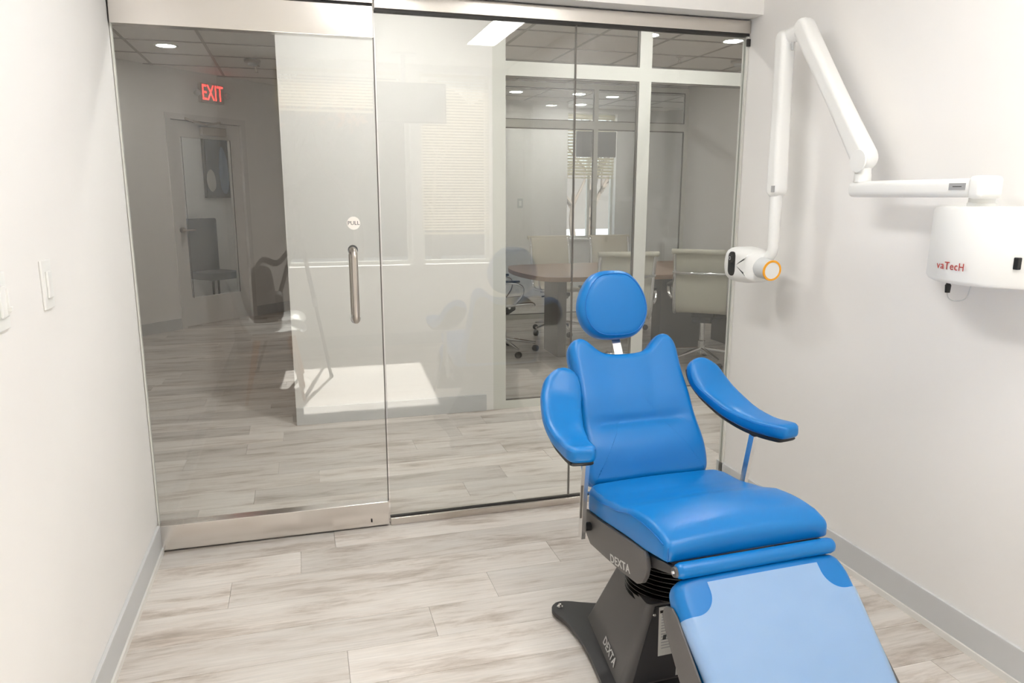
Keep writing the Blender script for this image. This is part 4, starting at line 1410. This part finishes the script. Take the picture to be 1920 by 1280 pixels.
# monitor hanging in front of the far blind
mo = thing('hanging_monitor', 'grey backed monitor hanging in front of the far blind', 'monitor', (3.62, 6.0, 0))
bx('back_panel', 'label_grey', mo, -0.20, 0.34, -0.02, 0.02, 1.885, 2.20, bev=0.006)
bx('screen', 'screen', mo, -0.19, 0.33, 0.02, 0.023, 1.895, 2.19)
M().tube([(0.07, 0, 2.19), (0.07, 0, HL)], 0.018, 12).build('ceiling_pole', 'white_trim', mo, smooth=50)
ls = thing('far_wall_switch', 'small grey wall plate on the wall behind the conference room', 'switch', (2.97, 6.95, 1.30))
bx('plate', 'device_grey', ls, -0.04, 0.04, -0.008, 0, -0.065, 0.065, bev=0.002)
bx('rocker', 'device_white', ls, -0.018, 0.018, -0.012, -0.008, -0.035, 0.035)

# vestibule picture and chair behind the entrance door
pc = thing('framed_picture', 'dark framed picture with blue and pale shapes behind the entrance door', 'picture', DW + Matrix.Rotation(R45, 3, 'Z') @ Vector((1.90, 1.52, 1.79)), R45)
bx('frame', 'black_plastic', pc, -0.24, 0.24, -0.02, 0.03, -0.42, 0.42, bev=0.004)
bx('canvas', 'art_dark', pc, -0.22, 0.22, -0.024, -0.02, -0.39, 0.39)
M().pad([(p.x, p.y) for p in spline([(0.0, 0.25), (0.08, 0.1), (0.1, -0.2), (0.05, -0.36), (-0.03, -0.3), (-0.05, 0.0)], 5)], lambda u, v: 0.002, lambda u, v: 0, 0.001, lambda u, v, w_: (u + 0.03, -0.024 - w_, v), nr=2).build('painted_shape', 'art_blue', pc)
M().pad([(p.x, p.y) for p in spline([(-0.16, -0.05), (-0.1, -0.12), (-0.09, -0.28), (-0.16, -0.34), (-0.22, -0.25), (-0.22, -0.12)], 5)], lambda u, v: 0.002, lambda u, v: 0, 0.001, lambda u, v, w_: (u, -0.024 - w_, v), nr=2).build('painted_shape', 'art_pale', pc)
ac = thing('waiting_chair', 'dark grey waiting chair glimpsed through the entrance door pane', 'chair', DW + Matrix.Rotation(R45, 3, 'Z') @ Vector((1.20, 0.90, 0)), R45)
M().box(-0.22, 0.22, 0.16, 0.23, 0.46, 1.12, bev=0.02).build('backrest', 'art_dark', ac, smooth=40)
M().box(-0.24, 0.24, -0.25, 0.2, 0.38, 0.47, bev=0.02).build('seat', 'art_dark', ac, smooth=40)
for x in (-0.21, 0.21):
    for y in (-0.22, 0.2):
        M().tube([(x, y, 0), (x, y, 0.39)], 0.013, 8).build('leg', 'black_plastic', ac)

# ------------------------------------------------------------------ behind the camera (mirrored in the glass)
tvm = thing('ceiling_television', 'flat television on a ceiling pole, mirrored at the top of the glass', 'television', (0.95, -3.40, 0))
bx('casing', 'black_plastic', tvm, -0.30, 0.31, -0.025, 0.025, 2.0, 2.325, bev=0.004)
bx('screen', 'screen', tvm, -0.29, 0.30, 0.025, 0.028, 2.012, 2.315)
M().tube([(-0.04, -0.03, 2.2), (-0.04, -0.03, HC)], 0.02, 12).build('ceiling_pole', 'device_grey', tvm, smooth=50)
M().box(-0.14, 0.06, -0.10, 0.04, HC - 0.012, HC).build('ceiling_plate', 'device_grey', tvm)
M().box(-0.10, 0.02, -0.05, -0.024, 2.1, 2.24).build('mount_bracket', 'device_grey', tvm)


def shell_chair(y, label):
    t = thing('shell_chair', label, 'chair', (-0.24, y, 0), group='white shell chairs along the left wall')
    pf = spline([Vector(p) for p in [(0.235, 0.425), (0.225, 0.448), (0.17, 0.452), (0.05, 0.432), (-0.06, 0.428), (-0.13, 0.455), (-0.165, 0.53), (-0.19, 0.64), (-0.215, 0.75), (-0.235, 0.82), (-0.25, 0.835)]], 4, closed=False)
    mm = M()
    rows = []
    n = len(pf)
    W = 16
    for i, p in enumerate(pf):
        f = i / (n - 1)
        hw = 0.235 * (1 - 0.10 * f) * (0.80 + 0.20 * sm(min(f, 1 - f) / 0.12))
        lift = 0.045 * math.sin(PI * min(1, f * 1.5)) + 0.02
        d = (pf[min(i + 1, n - 1)] - pf[max(i - 1, 0)]).normalized()
        nr_ = Vector((d.y, -d.x))
        if nr_.x < 0 and f > 0.6:
            pass
        nr_ = Vector((-d.y, d.x)) if (-d.y) * 1 + d.x * 0 > 0 and f > 0.5 else Vector((abs(d.y), abs(d.x)))
        row = []
        for j in range(W + 1):
            q = -1 + 2 * j / W
            e = lift * abs(q) ** 3
            row.append((p.x + nr_.x * e, q * hw, p.y + nr_.y * e, nr_))
        rows.append(row)
    up = [[mm.bm.verts.new((a, b, c)) for a, b, c, _ in r] for r in rows]
    dn = [[mm.bm.verts.new((a - q.x * 0.007, b, c - q.y * 0.007)) for a, b, c, q in r] for r in rows]
    for i in range(n - 1):
        for j in range(W):
            mm.bm.faces.new((up[i][j], up[i][j + 1], up[i + 1][j + 1], up[i + 1][j]))
            mm.bm.faces.new((dn[i][j], dn[i + 1][j], dn[i + 1][j + 1], dn[i][j + 1]))
    for i in range(n - 1):
        for j in (0, W):
            mm.bm.faces.new((up[i][j], up[i + 1][j], dn[i + 1][j], dn[i][j]))
    for i in (0, n - 1):
        for j in range(W):
            mm.bm.faces.new((up[i][j], up[i][j + 1], dn[i][j + 1], dn[i][j]))
    mm.build('shell', 'shell_white', t, smooth=60)
    for sx_, sy_ in ((1, 1), (1, -1), (-1, 1), (-1, -1)):
        M().tube([(0.03 + sx_ * 0.11, sy_ * 0.12, 0.425), (0.03 + sx_ * 0.19, sy_ * 0.20, 0.0)], [0.017, 0.010], 10).build('leg', 'beech', t, smooth=50)
    for s_ in (-1, 1):
        M().tube([(0.03 - 0.15, s_ * 0.16, 0.22), (0.03 + 0.15, s_ * 0.16, 0.22)], 0.004, 6).build('brace_wire', 'black_plastic', t)
    return t


shell_chair(-2.30, 'white moulded shell chair on wooden legs, lower of the two mirrored ones')
shell_chair(-2.765, 'white moulded shell chair on wooden legs, upper of the two mirrored ones')

bgp = thing('backpack', 'dark backpack resting on a white shell chair, mirrored in the door', 'bag', (-0.25, -2.765, 0.462))
bout = rrect(-0.16, 0.16, 0.0, 0.42, (0.04, 0.12, 0.12, 0.04))
M().pad(bout, lambda u, v: 0.10 - 0.05 * (v / 0.42), lambda u, v: -0.08, 0.05, lambda u, v, w_: (w_ - 0.02, u, v), nr=5, rb=0.03).build('body', 'bag', bgp, smooth=180)
pout = rrect(-0.11, 0.11, 0.03, 0.22, (0.03,) * 4)
M().pad(pout, lambda u, v: 0.13, lambda u, v: 0.07, 0.03, lambda u, v, w_: (w_ - 0.02, u, v), nr=4, rb=0.01).build('front_pocket', 'bag', bgp, smooth=180)
for s_ in (-1, 1):
    M().tube(spline([Vector((-0.08, s_ * 0.08, 0.38)), Vector((-0.02, s_ * 0.09, 0.47)), Vector((0.08, s_ * 0.11, 0.44)), Vector((0.16, s_ * 0.13, 0.52))], 4, closed=False), 0.014, 8).build('strap', 'bag', bgp, smooth=60)
    M().tube([(0.115, s_ * 0.03, 0.2), (0.118, s_ * 0.035, 0.1)], 0.003, 6).build('zip_pull', 'print_light', bgp)

# camera on its tripod, standing where the picture was taken from
tp = thing('tripod', 'black photographer tripod mirrored in front of the bright window', 'tripod', (0, -3.09, 0))
M().tube([(0, 0, 0.95), (0, 0, 1.27)], 0.016, 12).build('centre_column', 'black_plastic', tp, smooth=50)
M().lathe([(0, 1.30), (0.03, 1.30), (0.032, 1.285), (0.024, 1.26), (0.03, 1.24), (0, 1.24)], 20).build('ball_head', 'black_plastic', tp, smooth=50)
M().lathe([(0, 1.07), (0.05, 1.07), (0.055, 1.05), (0.05, 1.02), (0, 1.02)], 20).build('shoulder', 'black_plastic', tp, smooth=50)
for a in (60, 180, 300):
    c, s_ = math.cos(math.radians(a)), math.sin(math.radians(a))
    pt = lambda r, z: Vector((c * r, s_ * r, z))
    lg = M().tube([pt(0.035, 1.04), pt(0.035 + 0.345 * 0.45, 1.04 - 1.04 * 0.45)], 0.017, 10).build('leg', 'black_plastic', tp, smooth=50)
    M().tube([pt(0.035 + 0.345 * 0.42, 1.04 - 1.04 * 0.42), pt(0.035 + 0.345 * 0.48, 1.04 - 1.04 * 0.48)], 0.021, 10).build('leg_clamp', 'label_grey', lg, smooth=50)
    M().tube([pt(0.035 + 0.345 * 0.46, 1.04 - 1.04 * 0.46), pt(0.035 + 0.345 * 0.985, 0.016)], 0.012, 10).build('lower_leg', 'charcoal_dark', lg, smooth=50)
    M().lathe([(0, 0), (0.014, 0), (0.015, 0.02), (0.012, 0.03), (0, 0.03)], 10, Matrix.Translation(pt(0.38, 0))).build('rubber_foot', 'rubber_black', lg, smooth=50)
yw_, pt_ = math.radians(-15.99), math.radians(-11.16)
pcam = thing('photo_camera', 'black stills camera on the tripod, mirrored at eye height', 'camera', (0, -3.008, 1.4))
pcam.rotation_euler = Euler((pt_, 0, yw_), 'XYZ')
M().box(-0.068, 0.068, -0.145, -0.10, -0.05, 0.045, bev=0.01).build('body', 'black_plastic', pcam, smooth=40)
M().box(-0.028, 0.028, -0.14, -0.098, 0.04, 0.068, bev=0.006).build('viewfinder_hump', 'black_plastic', pcam, smooth=40)
M().lathe([(0, -0.105), (0.036, -0.105), (0.036, -0.06), (0.040, -0.055), (0.040, -0.025), (0.034, -0.02), (0.030, -0.03), (0, -0.034)], 28, Matrix.Rotation(-PI / 2, 4, 'X')).build('lens', 'rubber_black', pcam, smooth=40)
M().box(-0.03, 0.03, -0.14, -0.095, -0.10, -0.05, bev=0.004).build('plate_mount', 'charcoal_dark', pcam, smooth=40)

# ------------------------------------------------------------------ outdoors
sn = M().box(-60, 60, 8.2, 90, -0.9, -0.7).build('snow_ground', 'snow', None)
tag(sn, 'white snow covered ground outside the far window', 'snow', kind='structure')
sn2 = M().box(-60, 60, -90, YB - 0.6, -0.9, -0.7).build('snow_ground', 'snow', None)
tag(sn2, 'white snow covered ground outside the mirrored windows', 'snow', kind='structure')
tag(M().box(-60, 60, 15.0, 17.2, -0.7, -0.66).build('road', 'road', None), 'grey road crossing the snow outside the far window', 'road', kind='structure')


def hill(y, label):
    mm = M()
    rr = random.Random(int(abs(y)))
    top, bot = [], []
    k = 120
    for i in range(k + 1):
        x = -70 + 140 * i / k
        h = 5.2 + 1.3 * math.sin(x * 0.21) + 0.9 * math.sin(x * 0.53 + 1) + rr.uniform(-0.7, 0.7)
        bot.append((mm.bm.verts.new((x, y, -0.9)), mm.bm.verts.new((x, y + math.copysign(9, y), -0.9))))
        top.append((mm.bm.verts.new((x, y + math.copysign(1.5, y), h * 0.8)), mm.bm.verts.new((x, y + math.copysign(7, y), h))))
    for i in range(k):
        for A, B in ((bot, 0), ):
            mm.bm.faces.new((bot[i][0], bot[i + 1][0], top[i + 1][0], top[i][0]))
            mm.bm.faces.new((top[i][0], top[i + 1][0], top[i + 1][1], top[i][1]))
            mm.bm.faces.new((top[i][1], top[i + 1][1], bot[i + 1][1], bot[i][1]))
    return tag(mm.build('wooded_hill', 'hill_woods', None, smooth=60), label, 'hill', kind='structure')


hill(42, 'grey leafless woodland rise beyond the far window')
hill(-23, 'grey leafless woodland rise beyond the mirrored windows')


def make_tree(seed, leaves=False):
    rr = random.Random(seed)
    tr, br = M(), M()
    tips = []

    def grow(mm, p, d, ln, r, dep):
        q = p + d * ln * 0.5 + Vector((rr.uniform(-1, 1), rr.uniform(-1, 1), 0.2)) * ln * 0.06
        e = p + d * ln
        mm.tube([p, q, e], [r, r * 0.8, r * 0.6], 5 if dep else 8, cap=False)
        if dep >= 5:
            tips.append(e)
            return
        for _ in range(3 if dep < 4 else 2):
            ax = Vector((rr.uniform(-1, 1), rr.uniform(-1, 1), rr.uniform(-0.3, 0.5))).normalized()
            nd = (d * 0.75 + ax * 0.62 + Vector((0, 0, 0.12))).normalized()
            st_ = p.lerp(e, rr.uniform(0.55, 1.0))
            grow(br, st_, nd, ln * rr.uniform(0.6, 0.8), r * 0.52, dep + 1)

    grow(tr, Vector((0, 0, -0.72)), Vector((rr.uniform(-0.05, 0.05), rr.uniform(-0.05, 0.05), 1)).normalized(), 2.3, 0.15, 0)
    t = thing('bare_tree', 'x', 'tree')
    tr.build('trunk', 'bark', t, smooth=60)
    br.build('branches', 'bark', t, smooth=60)
    if leaves:
        lm = M()
        for e in tips:
            for _ in range(2):
                c = e + Vector((rr.uniform(-0.2, 0.2), rr.uniform(-0.2, 0.2), rr.uniform(-0.2, 0.2)))
                a = Vector((rr.uniform(-1, 1), rr.uniform(-1, 1), rr.uniform(-1, 1))).normalized() * 0.10
                b = a.orthogonal().normalized() * 0.06
                lm.bm.faces.new([lm.bm.verts.new(c + q) for q in (a, b, -a, -b)])
        lo2 = lm.build('foliage', 'leaf_orange', t)
        tag(lo2, kind='stuff')
    return t


tA, tB = make_tree(5), make_tree(11)
tC = make_tree(21, True)
far = [(tA, 8.6, 18.3, 0.2, 'bare tree with the thickest trunk outside the far window'), (None, 7.6, 23.5, 1.2, 'thin bare tree across the road, left in the far window'), (None, 11.2, 26.5, 2.2, 'thin bare tree across the road, right in the far window')]
near = [(tC, -0.6, -11.5, 0.0, 'tree with sparse orange leaves mirrored left of the handle'), (tB, 1.3, -15.0, 0.9, 'bare tree mirrored behind the pull handle'), (None, 3.6, -17.0, 2.0, 'bare tree mirrored near the narrower window')]
for lst in (far, near):
    for i, (t, x, y, rz, lb) in enumerate(lst):
        if t is None:
            t = copy_tree(tB if lst is near else tA)
            t.scale = (0.9, 0.9, 0.95)
        t.location = (x, y, 0)
        t.rotation_euler = (0, 0, rz)
        t['label'] = lb
